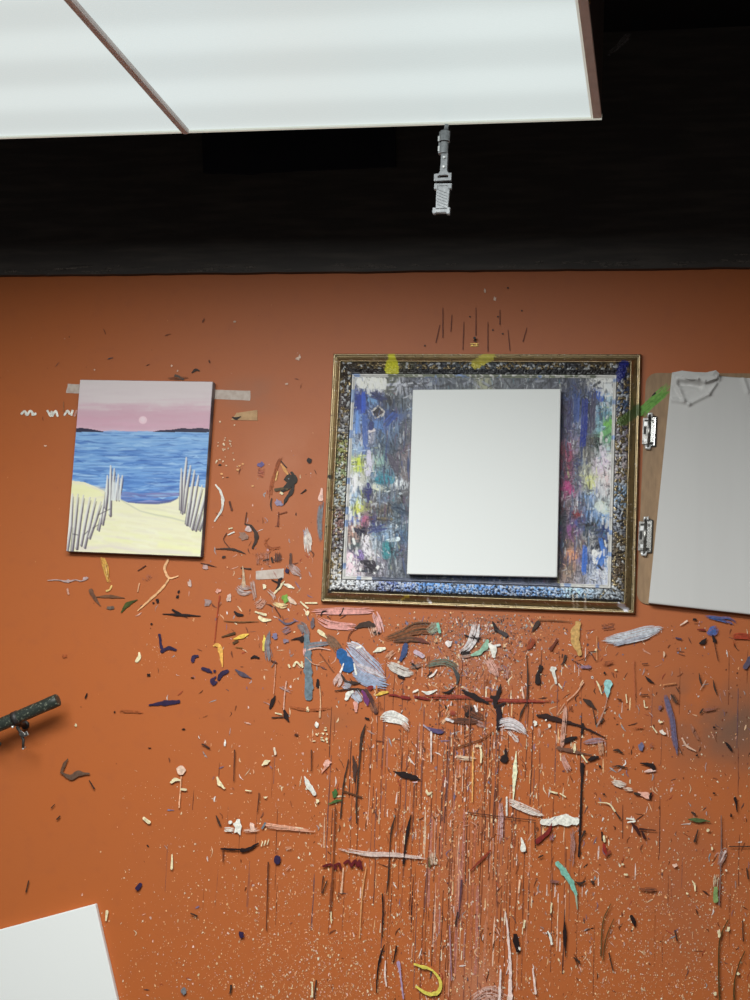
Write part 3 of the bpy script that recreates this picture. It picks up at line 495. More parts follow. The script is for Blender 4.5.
S('k', [(222, 848.5), (232, 849), (241, 849)], [1.6, 2.4, 2]); S('k', [(243, 850), (250, 848.5), (259, 843)], [5, 3.4, 1.6]); O('n', 278, 859.5, 7, 10, 0, .06); O('n', 242.5, 934.5, 5, 6.4); S('q', [(192, 913), (198, 915.5)], 1.6); S('q', [(217, 815), (219, 820), (221, 825)], [1, 2.4, 2]); O((120, 122, 128), 185, 991, 5.4, 7); S('q', [(232, 985), (231, 992)], 2)
for q in ([(235.5, 750), (234.5, 781)], [(312, 750), (312, 771)], [(260, 793), (258, 812)], [(269, 862), (267, 930)], [(324, 876), (322, 893)], [(224, 850), (224, 862)]): S('d', q, [1.4, .8])
for x in (262, 265, 268): S('c', [(x, 846 - (x - 262) * .3), (x + 1.5, 841 - (x - 262) * .3)], 1.1)
D((222, 170, 150), [(285, 871), (293, 864)], 2, .6); D((224, 170, 140), [(286, 848), (294, 847)], 3, .6)
# ---- lower middle
D((216, 196, 188), [(336, 847), (352, 851), (372, 854), (392, 854), (412, 856), (432, 859)], [4, 4, 4.6, 5, 4, 2], .75)
for q in ([(324, 866), (331, 864), (337, 868)], [(334, 866), (340, 863), (341, 868)], [(345, 863), (349, 860), (352, 866)], [(352, 865), (356, 860), (358, 866), (360, 860), (362, 868)]): S((96, 24, 30), q, 2.4)
for q, w, c in (([(396, 815), (392, 830), (390.5, 846), (389, 875), (387, 893)], [1, 1.8, 1, 1.6, .8], 'q'), ([(411.5, 815), (408, 830), (406, 845), (404, 863)], [1.4, 3, 1.8, 2.4], 'k'), ([(336, 808), (334.5, 850), (332, 895), (331, 915)], [1.6, 1.2, 2, 1], (116, 62, 36)), ([(331.5, 912), (332, 923)], [1.6, .8], 'c'),
                ([(367, 866), (363, 890), (361, 920), (360, 938)], [.8, 1.8, 1, .8], (210, 150, 100)), ([(383, 893), (383.5, 915), (382.5, 937)], [1.2, 1.4, 1], 'k'), ([(385, 944), (381, 956), (378, 972), (377, 992)], [1, 2, 1.4, 1], 'k'), ([(344, 868), (343, 880), (342, 892)], [1.4, 1.6, 2], (220, 176, 146)), ([(386, 960), (385.5, 975), (387, 986)], [1, 1.8, 1.2], (230, 206, 196)),
                ([(399, 962), (401, 975), (404, 998)], [3.4, 1.6, 1.4], (168, 142, 172)), ([(397, 946), (394, 962)], [1.8, 1], 'k'), ([(328, 880), (323, 893)], 1, 'q'), ([(317, 980), (315, 998)], [1.6, 1], 'q'), ([(313, 982), (313, 996)], 1.6, 'c'), ([(450, 925), (452, 980)], 1.2, (160, 120, 130)), ([(462, 880), (459, 918)], [2, 1], (90, 60, 70)), ([(458, 912), (456, 924)], 1.6, 'q')): S(c, q, w)
S((220, 204, 90), [(415, 963.5), (424, 966.5), (433, 970), (440, 979), (440.5, 989), (434, 993.5), (426, 992), (417, 986)], [2.2, 3.4, 1.8, 2.6, 3.8, 4.4, 3.4, 2.2]); D((214, 200, 180), [(433, 852), (434, 866)], 8, .55); S((96, 84, 54), [(430, 858), (430, 866)], 2.4)
D((238, 226, 218), [(507, 800), (520, 806), (534, 812), (546, 816)], [6, 8, 7, 4], .65); S('w', [(543, 822), (553, 821.5), (560, 820)], [6, 8, 6]); S('w', [(556, 820), (566, 820), (576, 821)], [8, 10, 7.4]); S('w', [(507, 797), (507, 815)], 1.6); S((150, 130, 160), [(549, 823), (556, 817)], [1.6, 1])
S('r', [(552, 823), (548, 832), (537, 841)], [1.4, 3.6, 4.6]); S((130, 52, 36), [(470, 871), (480, 861), (491, 850)], [1, 2.4, 1.6]); S('w', [(521.5, 837), (523, 843), (523.5, 849)], [1.2, 3.4, 5.6]); S((126, 184, 166), [(557.5, 863), (564, 871), (571, 881), (576, 894)], [4.4, 6, 5.6, 3]); S((156, 172, 150), [(576, 894), (577.5, 909)], [2.4, .8])
S('q', [(575, 881), (580, 883), (585, 881)], [.8, 2.8, 2]); S('k', [(564.5, 919), (565, 934), (565.5, 956)], [1, 3.8, .8]); S('k', [(515.5, 935), (516.5, 942), (518, 950)], [4.4, 6, 4]); O('w', 519.5, 948, 2.6, 4); S((236, 208, 200), [(505.5, 911), (508, 930), (510.5, 968), (510, 1004)], [1, 2, 2.8, 5])
D((222, 196, 188), [(470, 1002), (490, 992), (510, 1000)], [10, 14, 12], .4); S((236, 214, 208), [(501, 969), (499.5, 1002)], [1.4, 3.4]); S('w', [(548, 931), (550.5, 936), (552, 943)], [1.6, 2.2, 2.6]); S('k', [(547.5, 931), (549, 936)], 1.2); D((156, 126, 124), [(571, 826), (573, 846), (573, 868)], [4, 5, 3], .5); S('q', [(585, 831), (580, 841)], [2.4, .8])
S('q', [(535, 822), (535.5, 848)], 1); D((130, 90, 120), [(552, 833), (552, 842)], 4, .5); D((120, 84, 84), [(550, 881), (562, 881)], 3, .6); S((232, 206, 196), [(533, 968), (536, 993)], [1.4, 2]); S('q', [(574, 957), (579, 961)], [1.4, 3]); S('q', [(539, 857), (543, 855)], 1.6); D((196, 166, 170), [(502, 800), (500, 845)], 5, .4); S('d', [(468, 812), (500, 816), (536, 820)], .9)
S('c', [(552, 903), (551, 912)], 1.6); S('c', [(525, 920), (524, 927)], 1.8); S((230, 190, 160), [(520, 880), (519, 892)], 1.8)
# ---- lower right
S('c', [(598, 802), (609, 803.5), (615, 811)], [.9, 1.4, 1.6]); S('q', [(615, 811), (620, 818)], [1, 2]); S((64, 28, 24), [(632, 823), (636, 828), (639, 833)], [2, 4, 3.4]); S((70, 34, 26), [(640, 828.5), (656, 830)], [2.4, .8]); S((64, 28, 24), [(642, 831), (644.5, 837)], [1.8, 3]); S('w', [(627, 818), (634, 819)], 1.6); S('w', [(628, 822), (635, 821)], 1.8)
S((76, 92, 54), [(688, 819), (697, 819.5), (710, 821)], [1, 4.4, .9]); S('q', [(698, 829), (696, 836), (694.5, 841)], [1, 1.6, 2.6]); S((150, 44, 34), [(604, 844), (605, 850), (607, 854)], [2.4, 3.4, 1.2]); S((130, 60, 44), [(606, 855), (610, 851)], 2.4); S('k', [(602, 832), (602.5, 840)], 1.8); S('c', [(604, 836), (604.5, 841)], 2.2)
D((156, 136, 132), [(719, 866), (724, 852), (730, 852)], [5, 8, 5], .5); S((210, 190, 186), [(720, 862), (725, 851)], [1.2, 2.4]); S((120, 96, 92), [(721, 815), (721, 850), (719, 905)], [.8, 1, 1.2]); S((134, 160, 100), [(715.5, 888), (715.5, 900)], [4, 5]); D((190, 176, 150), [(716, 874), (715, 888)], 5, .6); O((236, 220, 196), 726, 870, 2.6, 2.2)
D((86, 56, 48), [(638, 888), (650, 889), (660, 889)], [2, 4, 2], .6); S('k', [(631.5, 916), (634, 921), (635, 926)], [3.4, 4.4, .8]); S((88, 62, 30), [(728, 919), (720, 938), (718.5, 965), (719.5, 1002)], [1, 1.6, 1.4, 2]); S((88, 62, 30), [(745, 950), (738, 966), (734, 985), (734, 1002)], [.9, 1.4, 1.6, 1.8]); S((96, 70, 38), [(611, 903), (603, 922), (601, 955)], [.9, 1.4, 1.4]); S((100, 70, 38), [(614, 918), (606, 938), (603, 960)], [.9, 1.2, .9])
S('q', [(742.5, 920), (743, 941)], 1.2); S('c', [(692, 880), (694.5, 885), (695, 890)], [1, 1.8, 1.6]); S('k', [(735, 798), (736, 804), (737, 812)], [3, 1.6, .9]); S('q', [(609, 952), (613, 970)], 1.1); S('q', [(675, 930), (677, 940)], 1.4); S('q', [(729, 846), (750, 846)], .9); S('q', [(692, 812), (695, 814)], 2); O('k', 731, 815, 2, 4); O((230, 190, 170), 675, 865, 5, 3.4); S('q', [(746.5, 868), (748, 878)], 1.4); O('q', 593, 882, 5, 3)
for q in ((708, 830, 3, 3), (712, 848, 2, 4), (687, 893, 2.4, 2.4), (728, 928, 3, 5), (719, 933, 3, 8), (626, 874, 4, 2.4), (623, 864, 3, 2), (738, 973, 3.4, 3), (715, 993, 3, 4)): O('c', *q)
for q in ([(470, 700), (470, 760)],): S((120, 70, 50), q, 1.2)
MK.build('paint_strokes', M_paint, wall)

# ---- fine spatter
SP = Marks()
def speck(x, y, size, col, asp=1.0):
    n = RNG.integers(4, 7); th = np.sort(RNG.uniform(0, 2 * math.pi, n)); r = size * .5 * RNG.uniform(.7, 1.2, n); a = RNG.uniform(-.5, .5)
    dx, dy = np.cos(th) * r, np.sin(th) * r * asp
    i = SP.add(x + dx * math.cos(a) - dy * math.sin(a), y + dx * math.sin(a) + dy * math.cos(a), np.full(n, .0008 + RNG.uniform(0, .0002)), col)
    SP.f.append(tuple(range(i, i + n)))
LIGHT = [(244, 214, 176), (238, 190, 142), (250, 230, 206), (232, 172, 122), (226, 160, 116), (240, 206, 196)]
DARK = [(92, 48, 34), (70, 40, 32), (120, 60, 40), (44, 28, 26), (84, 60, 70)]
MIX = LIGHT + DARK + [(236, 232, 230), (150, 170, 170), (200, 150, 150), (206, 190, 190), (110, 120, 150)]
def scatter(n, fx, fy, pal, s0, s1, asp=(1, 1.6), ok=lambda x, y: True):
    k = 0
    while k < n:
        x, y = fx(), fy()
        if y > 1010 or x < -10 or x > 765 or not ok(x, y): k += .2; continue
        c = A(pal[RNG.integers(len(pal))]); mx = RNG.uniform(.45, 1)
        speck(x, y, s0 + (s1 - s0) * RNG.random() ** 2.5, c * mx + WALLC * (1 - mx), RNG.uniform(*asp)); k += 1
U = RNG.uniform; N = RNG.normal
below = lambda x, y: y > 606 + (x - 320) * .045 or x < 318 or x > 650
scatter(2100, lambda: N(478, 48), lambda: N(655, 32), MIX, .8, 3.0, (.8, 1.8), below)
scatter(700, lambda: N(470, 55), lambda: N(720, 40), MIX, .8, 2.8, (1, 2.6), below)
scatter(5600, lambda: N(455, 100), lambda: U(730, 1006), LIGHT, .7, 2.3, (1, 2.6))
scatter(2600, lambda: N(300, 85), lambda: 1006 - abs(N(0, 80)), LIGHT, .7, 2.5)
scatter(3000, lambda: U(575, 752), lambda: 1006 - abs(N(0, 110)), LIGHT, .7, 2.1)
scatter(800, lambda: U(120, 330), lambda: U(780, 1000), LIGHT, .5, 1.5)
scatter(260, lambda: U(580, 752), lambda: U(620, 800), MIX, .7, 2.4)
scatter(900, lambda: N(460, 90), lambda: U(640, 1000), DARK, .6, 1.8, (1, 4))
scatter(260, lambda: U(330, 750), lambda: U(620, 1000), DARK, .8, 2.8, (.6, 2))
GREYS = [(72, 72, 76), (112, 116, 116), (52, 46, 46), (164, 168, 164), (96, 92, 104)]
scatter(900, lambda: N(488, 36), lambda: N(628, 11), GREYS, .7, 2.3, (.7, 1.6), below)
scatter(420, lambda: N(425, 18), lambda: N(632, 7), GREYS + [(110, 150, 140)], .7, 2.6, (.6, 1.4), below)
scatter(200, lambda: N(275, 40), lambda: N(600, 60), MIX, .7, 2.4, (.8, 2), below)
scatter(120, lambda: U(0, 330), lambda: U(300, 780), LIGHT + DARK, .5, 1.5)
scatter(70, lambda: N(160, 12), lambda: N(652, 14), LIGHT, .5, 1.3)
tag(pyd('paint_spatter', SP.v, SP.f, M_paint, wall, False, SP.c), kind='stuff')

# ---- runs of paint straight down the wall
DR = Marks()
def drip(x, y, ln, w, col):
    p0 = P(x, y); n = max(3, int(ln / 7)); h = .00012 + RNG.uniform(0, .00025)
    zs = np.linspace(p0.z, p0.z - ln * .00192, n); xx = p0.x + np.cumsum(N(0, .00035, n)); ww = w * .00192 * .5 * U(.5, 1.25, n); ww[0] *= .5; ww[-1] *= .9
    i = len(DR.v); col = np.clip(col, 0, .9).tolist()
    for k in range(n): DR.v += [(xx[k] - ww[k], -h, zs[k]), (xx[k], -h - .00015, zs[k]), (xx[k] + ww[k], -h, zs[k])]; DR.c += [col] * 3
    for k in range(n - 1):
        a = i + 3 * k; DR.f += [(a, a + 1, a + 4, a + 3), (a + 1, a + 2, a + 5, a + 4)]
def drips(n, fx, fy, fl, pal, w0, w1, k0=.4):
    for _ in range(n):
        c = A(pal[RNG.integers(len(pal))]); mx = U(k0, 1); drip(fx(), fy(), fl(), U(w0, w1), c * mx + WALLC * (1 - mx))
DK = [(96, 50, 34), (74, 40, 34), (110, 64, 50), (60, 34, 34), (104, 74, 76)]
drips(105, lambda: N(462, 54), lambda: U(650, 930), lambda: U(18, 110), DK, .7, 1.3, .5)
drips(34, lambda: N(455, 42), lambda: U(700, 900), lambda: U(60, 190), DK, .7, 1.3, .3)
drips(44, lambda: N(464, 42), lambda: U(720, 980), lambda: U(10, 50), [(232, 196, 172), (220, 174, 150), (206, 156, 140), (240, 212, 186), (176, 130, 128)], .7, 1.7, .35)
drips(16, lambda: N(468, 26), lambda: U(800, 930), lambda: U(60, 150), [(206, 146, 116), (178, 116, 104), (206, 150, 124)], 1.2, 3, .12)
drips(90, lambda: N(490, 75), lambda: U(640, 960), lambda: U(5, 16), [(246, 220, 190), (240, 196, 150), (232, 214, 206)], .8, 1.6, .7)
drips(30, lambda: U(560, 752), lambda: U(650, 950), lambda: U(15, 70), DK, .6, 1.1, .25)
drips(34, lambda: U(330, 420), lambda: U(690, 900), lambda: U(15, 70), DK, .7, 1.3, .4)
drips(16, lambda: U(160, 330), lambda: U(740, 900), lambda: U(15, 50), DK, .6, 1.0, .3)
tag(pyd('paint_drips', DR.v, DR.f, M_paint, wall, True, DR.c), kind='stuff')

# ---- scuff on the black beam beside the lamp
SC = Marks(.0141)
SC.dry((128, 122, 122), [(608, 54), (616, 48), (626, 38), (633, 32)], [3, 5, 7, 4], .55, np.array([.012, .012, .012]))
for (x, y) in ((609, 55), (207, 156)): SC.blob((110, 108, 112), x, y, 4, 1.6)
for i in range(60):
    x = U(0, 750); y = 277 - x * .013 - abs(N(0, 3)) - 3
    SC.dry((104, 96, 90), [(x, y), (x + U(8, 34), y + N(0, .8))], U(1, 4), .4, np.array([.018, .016, .015]))
SC.build('scuff_marks', M_paint, beam)

# ================================================================== RASTER PAINTER (colours of flat painted pictures)
class Raster:
    """colour grid over a rectangle of a picture plane, coordinates in measured photo units"""
    def __init__(s, px, py):           # px,py: arrays (h,w): measured position of each grid vertex
        s.X, s.Y = px, py; s.c = np.zeros(px.shape + (3,)); s.c[:] = .5
    def _in(s, x0, x1, y0, y1):
        return (s.X >= x0) & (s.X <= x1) & (s.Y >= y0) & (s.Y <= y1)
    def stroke(s, col, pts, w, a=1.0, soft=.7):
        col = A(col) if not isinstance(col, np.ndarray) else col
        pts = np.asarray(pts, float); w = np.broadcast_to(np.asarray(w, float), (len(pts),)); mw = w.max() + 1.5
        m = s._in(pts[:, 0].min() - mw, pts[:, 0].max() + mw, pts[:, 1].min() - mw, pts[:, 1].max() + mw)
        if not m.any(): return
        X, Y = s.X[m], s.Y[m]; best = np.full(X.shape, -9.0)
        for i in range(len(pts) - 1):
            d = pts[i + 1] - pts[i]; L2 = max(d @ d, 1e-9)
            t = np.clip(((X - pts[i, 0]) * d[0] + (Y - pts[i, 1]) * d[1]) / L2, 0, 1)
            dist = np.hypot(X - pts[i, 0] - t * d[0], Y - pts[i, 1] - t * d[1])
            best = np.maximum(best, (w[i] * (1 - t) + w[i + 1] * t) * .5 - dist)
        k = np.clip(best / soft + .5, 0, 1)[:, None] * a
        s.c[m] = s.c[m] * (1 - k) + col * k
    def poly(s, col, pts, a=1.0):
        pts = np.asarray(pts, float); X, Y = s.X, s.Y; ins = np.zeros(X.shape, bool); n = len(pts); j = n - 1
        for i in range(n):
            xi, yi = pts[i]; xj, yj = pts[j]
            cond = ((yi > Y) != (yj > Y)) & (X < (xj - xi) * (Y - yi) / ((yj - yi) or 1e-9) + xi); ins ^= cond; j = i
        col = A(col) if not isinstance(col, np.ndarray) else col
        s.c[ins] = s.c[ins] * (1 - a) + col * a

def picture_grid(origin, ex, ez, w, h, nx, nz, y_off=0.0):
    """front face grid of a picture: returns verts (world), faces, measured coords"""
    u = np.linspace(-w / 2, w / 2, nx); v = np.linspace(h / 2, -h / 2, nz); Uu, Vv = np.meshgrid(u, v)
    pos = np.asarray(origin)[None, None] + Uu[..., None] * np.asarray(ex) + Vv[..., None] * np.asarray(ez)
    pos[..., 1] -= y_off
    px, py = PXOF(pos[..., 0], pos[..., 1], pos[..., 2])
    idx = np.arange(nx * nz).reshape(nz, nx)
    f = np.stack([idx[:-1, :-1], idx[1:, :-1], idx[1:, 1:], idx[:-1, 1:]], -1).reshape(-1, 4)
    return pos, f.tolist(), px, py

# ================================================================== BEACH PICTURE
def stretched_canvas(name, c, w, h, ang, thick, material):
    """canvas wrapped on a stretcher: pillowed front, rounded edges, back on the wall side"""
    bm = bmesh.new(); box(bm, -w / 2, w / 2, 0, thick, -h / 2, h / 2, .0022)
    o = from_bm(name, bm, material, None, True)
    o.location = c; o.rotation_euler = (0, -ang, 0)
    md = o.modifiers.new('wn', 'WEIGHTED_NORMAL'); md.keep_sharp = False
    return o
TH = .019
c, w, h, ang = rect_of((80, 379.5), (213, 381.5), (66, 551.5), (201, 557), TH)
M_side = mat('painted_canvas_edge', A((146, 138, 140), 1.0), .7, noise=(25, A((92, 92, 104), 1.0), .4, .6, (1, 1, 1)))
beach = stretched_canvas('beach_painting', c, w, h, ang, TH - .0005, M_side)
tag(beach, 'canvas painting of a pink sky, blue sea and sand path between dune fences', 'painting')
ex = Vector((math.cos(ang), 0, math.sin(ang))); ez = Vector((-math.sin(ang), 0, math.cos(ang)))
pos, f, px, py = picture_grid(c, ex, ez, w - .002, h - .002, 270, 350, .0006)
R = Raster(px, py)
HY = 431.3
tt = np.clip((py - 380) / (HY - 380), 0, 1)[..., None]
stops = [(0, (216, 206, 206)), (.35, (213, 198, 202)), (.5, (212, 183, 193)), (.72, (207, 164, 180)), (.88, (213, 170, 188)), (1, (217, 182, 202))]
sky = np.zeros(px.shape + (3,))
for (a, ca), (b, cb) in zip(stops, stops[1:]):
    k = ((tt[..., 0] >= a) & (tt[..., 0] <= b)); t = (tt[k] - a) / (b - a); sky[k] = A(ca) * (1 - t) + A(cb) * t
R.c[:] = sky
for _ in range(420):
    x = U(74, 214); y = U(381, 430); q = np.clip((y - 380) / (HY - 380), 0, 1)
    base = (206, 170, 184) if q > .45 and RNG.random() < .6 else ((202, 156, 174) if q > .6 else (218, 206, 208))
    R.stroke(base, [(x - U(5, 22), y + N(0, .6)), (x + U(5, 22), y + N(0, .8))], U(1, 3.4), U(.12, .35), 1.5)
R.stroke((232, 200, 210), [(142.6, 420), (143.2, 420)], 7.6); R.stroke((238, 212, 220), [(142.8, 419.4), (143, 419.6)], 4.6, .6)
sea = py > HY
q = np.clip((py - HY) / 70, 0, 1)[..., None]
seac = A((132, 174, 222)) * (1 - q) + A((90, 138, 204)) * q; R.c[sea] = seac[sea]
for _ in range(1000):
    x = U(64, 214); y = HY + 1 + 73 * RNG.random(); q = (y - HY) / 73
    pal = [(142, 184, 226), (112, 160, 216), (86, 134, 200), (162, 198, 232), (70, 116, 188), (56, 98, 172)]
    p_ = np.array([.3, .25, .15, .15, .1, .05]) if q < .25 else (np.array([.14, .18, .22, .12, .2, .14]) if q < .75 else np.array([.1, .14, .2, .1, .2, .26]))
    cc = pal[RNG.choice(6, p=p_)]
    if q > .84 and RNG.random() < .6: cc = [(126, 124, 172), (150, 150, 196), (110, 112, 164)][RNG.integers(3)]
    l = U(3, 16); R.stroke(cc, [(x - l, y + N(0, .5)), (x, y + N(0, .6)), (x + l, y + N(0, .5))], [.4, U(.9, 2.2), .4], U(.4, .9), .9)
R.stroke((150, 184, 226), [(74, HY + 1), (212, HY + 1)], 1, .5)
R.poly((46, 42, 66), [(74, 432), (74, 428.6), (80, 427.8), (88, 428.6), (96, 430), (106, 432)]); R.poly((46, 42, 66), [(152, 432), (160, 430.2), (172, 429.6), (182, 428), (190, 428.8), (200, 427.8), (213, 429.6), (213, 432.4)])
SAND = (230, 226, 194)
R.poly(SAND, [(60, 480.5), (72, 480.6), (84, 482), (94, 486), (104, 491), (112, 495.5), (120, 499.5), (128, 502.5), (140, 503.6), (156, 504), (168, 502.4), (176, 499.6), (180, 495), (183, 488), (196, 486), (216, 490), (216, 570), (50, 570)])
R.stroke((70, 76, 130), [(128, 502), (142, 503.2), (158, 503.2), (170, 501.4), (178, 498)], [.8, 1.6, 2.4, 2.6, 1], .7)
for _ in range(500):
    x = U(62, 212); y = U(484, 560); ok = R.c[(np.abs(px - x) + np.abs(py - y)).argmin() // px.shape[1], 0, 0]
    cc = [(234, 231, 198), (222, 216, 180), (228, 228, 178), (220, 214, 196), (236, 232, 206)][RNG.integers(5)]
    if y > 506 or (x < 100 and y > 486): R.stroke(cc, [(x - U(4, 16), y - U(0, 2)), (x + U(4, 16), y + U(0, 3))], U(1, 3.4), .35, 1.6)
R.stroke((196, 196, 172), [(118, 498), (126, 503), (140, 511), (156, 515), (172, 518), (190, 523), (203, 529)], [1, 1.4, 1.2, 1.6, 1.6, 1.4, 1], .8, 1.2); R.stroke((214, 210, 186), [(146, 508), (166, 511), (182, 514)], 2, .5, 2)
R.stroke((214, 202, 206), [(80, 549), (110, 546), (140, 551), (190, 552)], 4, .45, 3); R.stroke((236, 240, 170), [(160, 545), (200, 551)], 5, .5, 3)
R.poly((238, 234, 176), [(70, 484), (84, 485), (100, 491), (104, 496), (80, 498), (70, 494)], .6)
def slat(x0, y0, x1, y1, w=3.0, col=(222, 220, 212), dark=(70, 62, 80)):
    xm, ym = x0 * .45 + x1 * .55 + N(0, .35), y0 * .45 + y1 * .55; g = U(-16, 10); w = w * U(.8, 1.05)
    R.stroke(dark, [(x0 + 1.0, y0 + 3), (xm + 1.3, ym), (x1 + 1.2, y1 + 1)], [.5, w * .8, w * U(.5, .9)], .95, .7)
    R.stroke((158 + g, 150 + g, 158 + g), [(x0 + .2, y0), (xm + .3, ym), (x1 + .2, y1)], [.9, w * .85, w * .6], .95, .7)
    R.stroke((col[0] + g * .5, col[1] + g * .5, col[2] + g * .5), [(x0 - .2, y0 - .5), (xm - .5, ym), (x1 - .5, y1 - 1)], [1.0, w * .72, w * .35], .95, .7)
    if RNG.random() < .6: R.stroke(dark, [(xm - w * .5, ym + U(-8, 4)), (x1 - w * .3, y1)], [.5, 1.0], .8, .6)
for q in ((72.5, 494, 66.5, 551, 3.4), (78, 494.5, 71.5, 551, 3.4), (83.5, 495.5, 76, 548, 3.4), (90, 497.5, 80.5, 545, 3.6), (95.5, 498.5, 84, 547, 3.2), (101, 502, 89, 538, 3), (104, 500, 98, 530, 2.6), (107, 497, 102, 524, 2.4)): slat(*q)
for q in ((110.8, 466, 109.5, 515, 3), (107.5, 476, 105, 508, 2.8), (114.4, 469, 112.5, 498, 2.2), (118.5, 475, 115.5, 500, 1.8), (122.5, 476, 118, 500, 1.8)): slat(*q, col=(226, 228, 222))
for _ in range(16): x = U(112, 122); R.stroke((222, 226, 226), [(x, U(474, 484)), (x - U(0, 3), 500)], [.5, .9], .7)
for q in ((93, 528, 98, 525), (84, 535, 88, 531), (98, 515, 110, 509), (73, 534, 78, 535)): R.stroke((50, 44, 58), [(q[0], q[1]), (q[2], q[3])], .9, .8)
for q in ((186.5, 458, 181.5, 513, 3), (181.5, 469, 180, 510, 2.6), (190.5, 466, 183.5, 512, 3), (194.5, 471, 186, 524, 3.2), (198.5, 476, 189, 526, 2.8), (202, 486, 191.5, 529, 2.6), (206, 492, 195, 530, 2.8), (209, 500, 199, 530, 2.2)): slat(*q, col=(222, 222, 216))
o = pyd('painted_scene', pos.reshape(-1, 3), f, M_art, None, True, np.clip(R.c.reshape(-1, 3), 0, .9)); 
def keep_parent(o, parent):
    bpy.context.view_layer.update()
    o.parent = parent; o.matrix_parent_inverse = parent_matrix(parent).inverted()
keep_parent(o, beach)

# ================================================================== TAPE
def tape(pts, d0, material, label, curl=.0006):
    """a strip given by its two short ends (measured corner points), torn slightly"""
    a0, a1, b0, b1 = [np.array(q, float) for q in pts]; n = 26; v = []; fs = []
    for i in range(n):
        t = i / (n - 1)
        for j in range(4):
            sj = j / 3; q = (a0 * (1 - sj) + a1 * sj) * (1 - t) + (b0 * (1 - sj) + b1 * sj) * t
            if i in (0, n - 1): q = q + N(0, .25, 2)
            p = P(q[0], q[1], 0); v.append((p.x, -d0 - curl * (.3 + .7 * abs(N(0, .3))), p.z))
    m_ = len(v)
    v += [(x, -.00012, z) for x, y, z in v]
    for i in range(n - 1):
        for j in range(3):
            a = i * 4 + j; fs += [(a, a + 1, a + 5, a + 4), (m_ + a, m_ + a + 4, m_ + a + 5, m_ + a + 1)]
    rim = [i * 4 for i in range(n)] + [(n - 1) * 4 + j for j in (1, 2, 3)] + [i * 4 + 3 for i in range(n - 2, -1, -1)] + [2, 1]
    for a, b in zip(rim, rim[1:] + rim[:1]): fs.append((a, b, m_ + b, m_ + a))
    o = pyd('tape_strip', v, fs, material); return tag(o, label, 'tape', 'tape strips stuck on the orange wall')
tape(((68, 384), (66, 393), (250.5, 391), (250, 400.5)), .0003, M_tape_w, 'long pale masking tape strip passing behind the beach painting, sticking out both sides')
tape(((237, 413), (231, 420), (257.5, 410), (257.5, 420.5)), .0011, M_tape_b, 'short beige masking tape scrap with torn left end beside the beach painting')
tape(((256, 571), (256, 579.5), (284, 568.5), (284, 578.5)), .0011, M_tape_w, 'short white tape rectangle among paint marks, left of the gold frame corner')
k_ = Marks(.0021); k_.solid('k', [(232, 417), (236, 418.5), (241, 416.5)], [1, 3.2, .8]); 
_t = [o for o in bpy.data.objects if o.name == 'tape_strip.001'][0]
o = k_.build('black_paint_mark', M_paint, _t, None); o['label'] = 'black paint on the torn end'

# ================================================================== PICTURE FRAME
FZ = .013
fx0 = P(333, 354, FZ); fx1 = P(642, 353, FZ); fx2 = P(320.5, 601, FZ); fx3 = P(634, 614.5, FZ)
XL = (fx0.x + fx2.x) / 2; XR = (fx1.x + fx3.x) / 2; ZT = (fx0.z + fx1.z) / 2; ZB = (fx2.z + fx3.z) / 2
frame = empty('framed_picture', ((XL + XR) / 2, 0, ZB))
tag(frame, 'gilded ornate picture frame spattered with paint, holding a paint-daubed backing', 'picture frame')
def hash2(a, b): 
    v = np.sin(a * 127.1 + b * 311.7) * 43758.5453; return v - np.floor(v)
def vnoise(a, b):
    i, j = np.floor(a), np.floor(b); fa, fb = a - i, b - j; fa = fa * fa * (3 - 2 * fa); fb = fb * fb * (3 - 2 * fb)
    return (hash2(i, j) * (1 - fa) + hash2(i + 1, j) * fa) * (1 - fb) + (hash2(i, j + 1) * (1 - fa) + hash2(i + 1, j + 1) * fa) * fb
def sweep(name, prof, ds, disp, paint, material, parent, smooth=True, attr='Gold'):
    """mitred profile (inset, height) carried round the frame rectangle; disp(side,s,k)->dh ; paint(px,py,side,s,u)->rgba"""
    V, F, Cc = [], [], []
    Wd, Hd = XR - XL, ZT - ZB
    for side in range(4):
        L = (Wd, Hd, Wd, Hd)[side]; n = int(L / ds) + 1; pr = np.array(prof); m_ = len(pr)
        t = np.linspace(0, 1, n)[:, None]; u = pr[None, :, 0]; s = u + (L - 2 * u) * t
        hgt = np.broadcast_to(pr[None, :, 1], s.shape) + disp(side, s, u)
        if side == 0: x = XL + s; z = ZT - u + 0 * s          # top
        elif side == 1: x = XR - u + 0 * s; z = ZT - s        # right
        elif side == 2: x = XR - s; z = ZB + u + 0 * s        # bottom
        else: x = XL + u + 0 * s; z = ZB + s                  # left
        px, py = PXOF(x, -hgt, z); col = paint(px, py, side, s, np.broadcast_to(u, s.shape))
        b = len(V); V += np.stack([x, -hgt, z], -1).reshape(-1, 3).tolist(); Cc.append(col.reshape(-1, 4))
        idx = b + np.arange(n * m_).reshape(n, m_)
        F += np.stack([idx[:-1, :-1], idx[1:, :-1], idx[1:, 1:], idx[:-1, 1:]], -1).reshape(-1, 4).tolist()
    o = pyd(name, V, F, material, parent, smooth, np.concatenate(Cc), attr); return o
GOLD = np.array([.44, .345, .20]); GOLDD = np.array([.13, .10, .062])
FP = []   # paint daubs on the frame (measured): colour, path, widths
FP.append(((200, 196, 60), [(392, 353), (392, 369)], [6, 15])); FP.append(((190, 180, 84), [(490, 356), (476, 364)], [10, 10])); FP.append(((40, 46, 120), [(624, 364), (619, 377)], [9, 9]))
FP.append(((84, 102, 56), [(643, 407), (622, 421)], [10, 10])); FP.append(((222, 222, 232), [(619, 604), (626, 609)], [3.5, 5])); FP.append(((206, 190, 60), [(402, 599), (407, 596.5)], [1, 3])); FP.append(((230, 224, 224), [(428, 600), (431, 602)], [3, 3]))
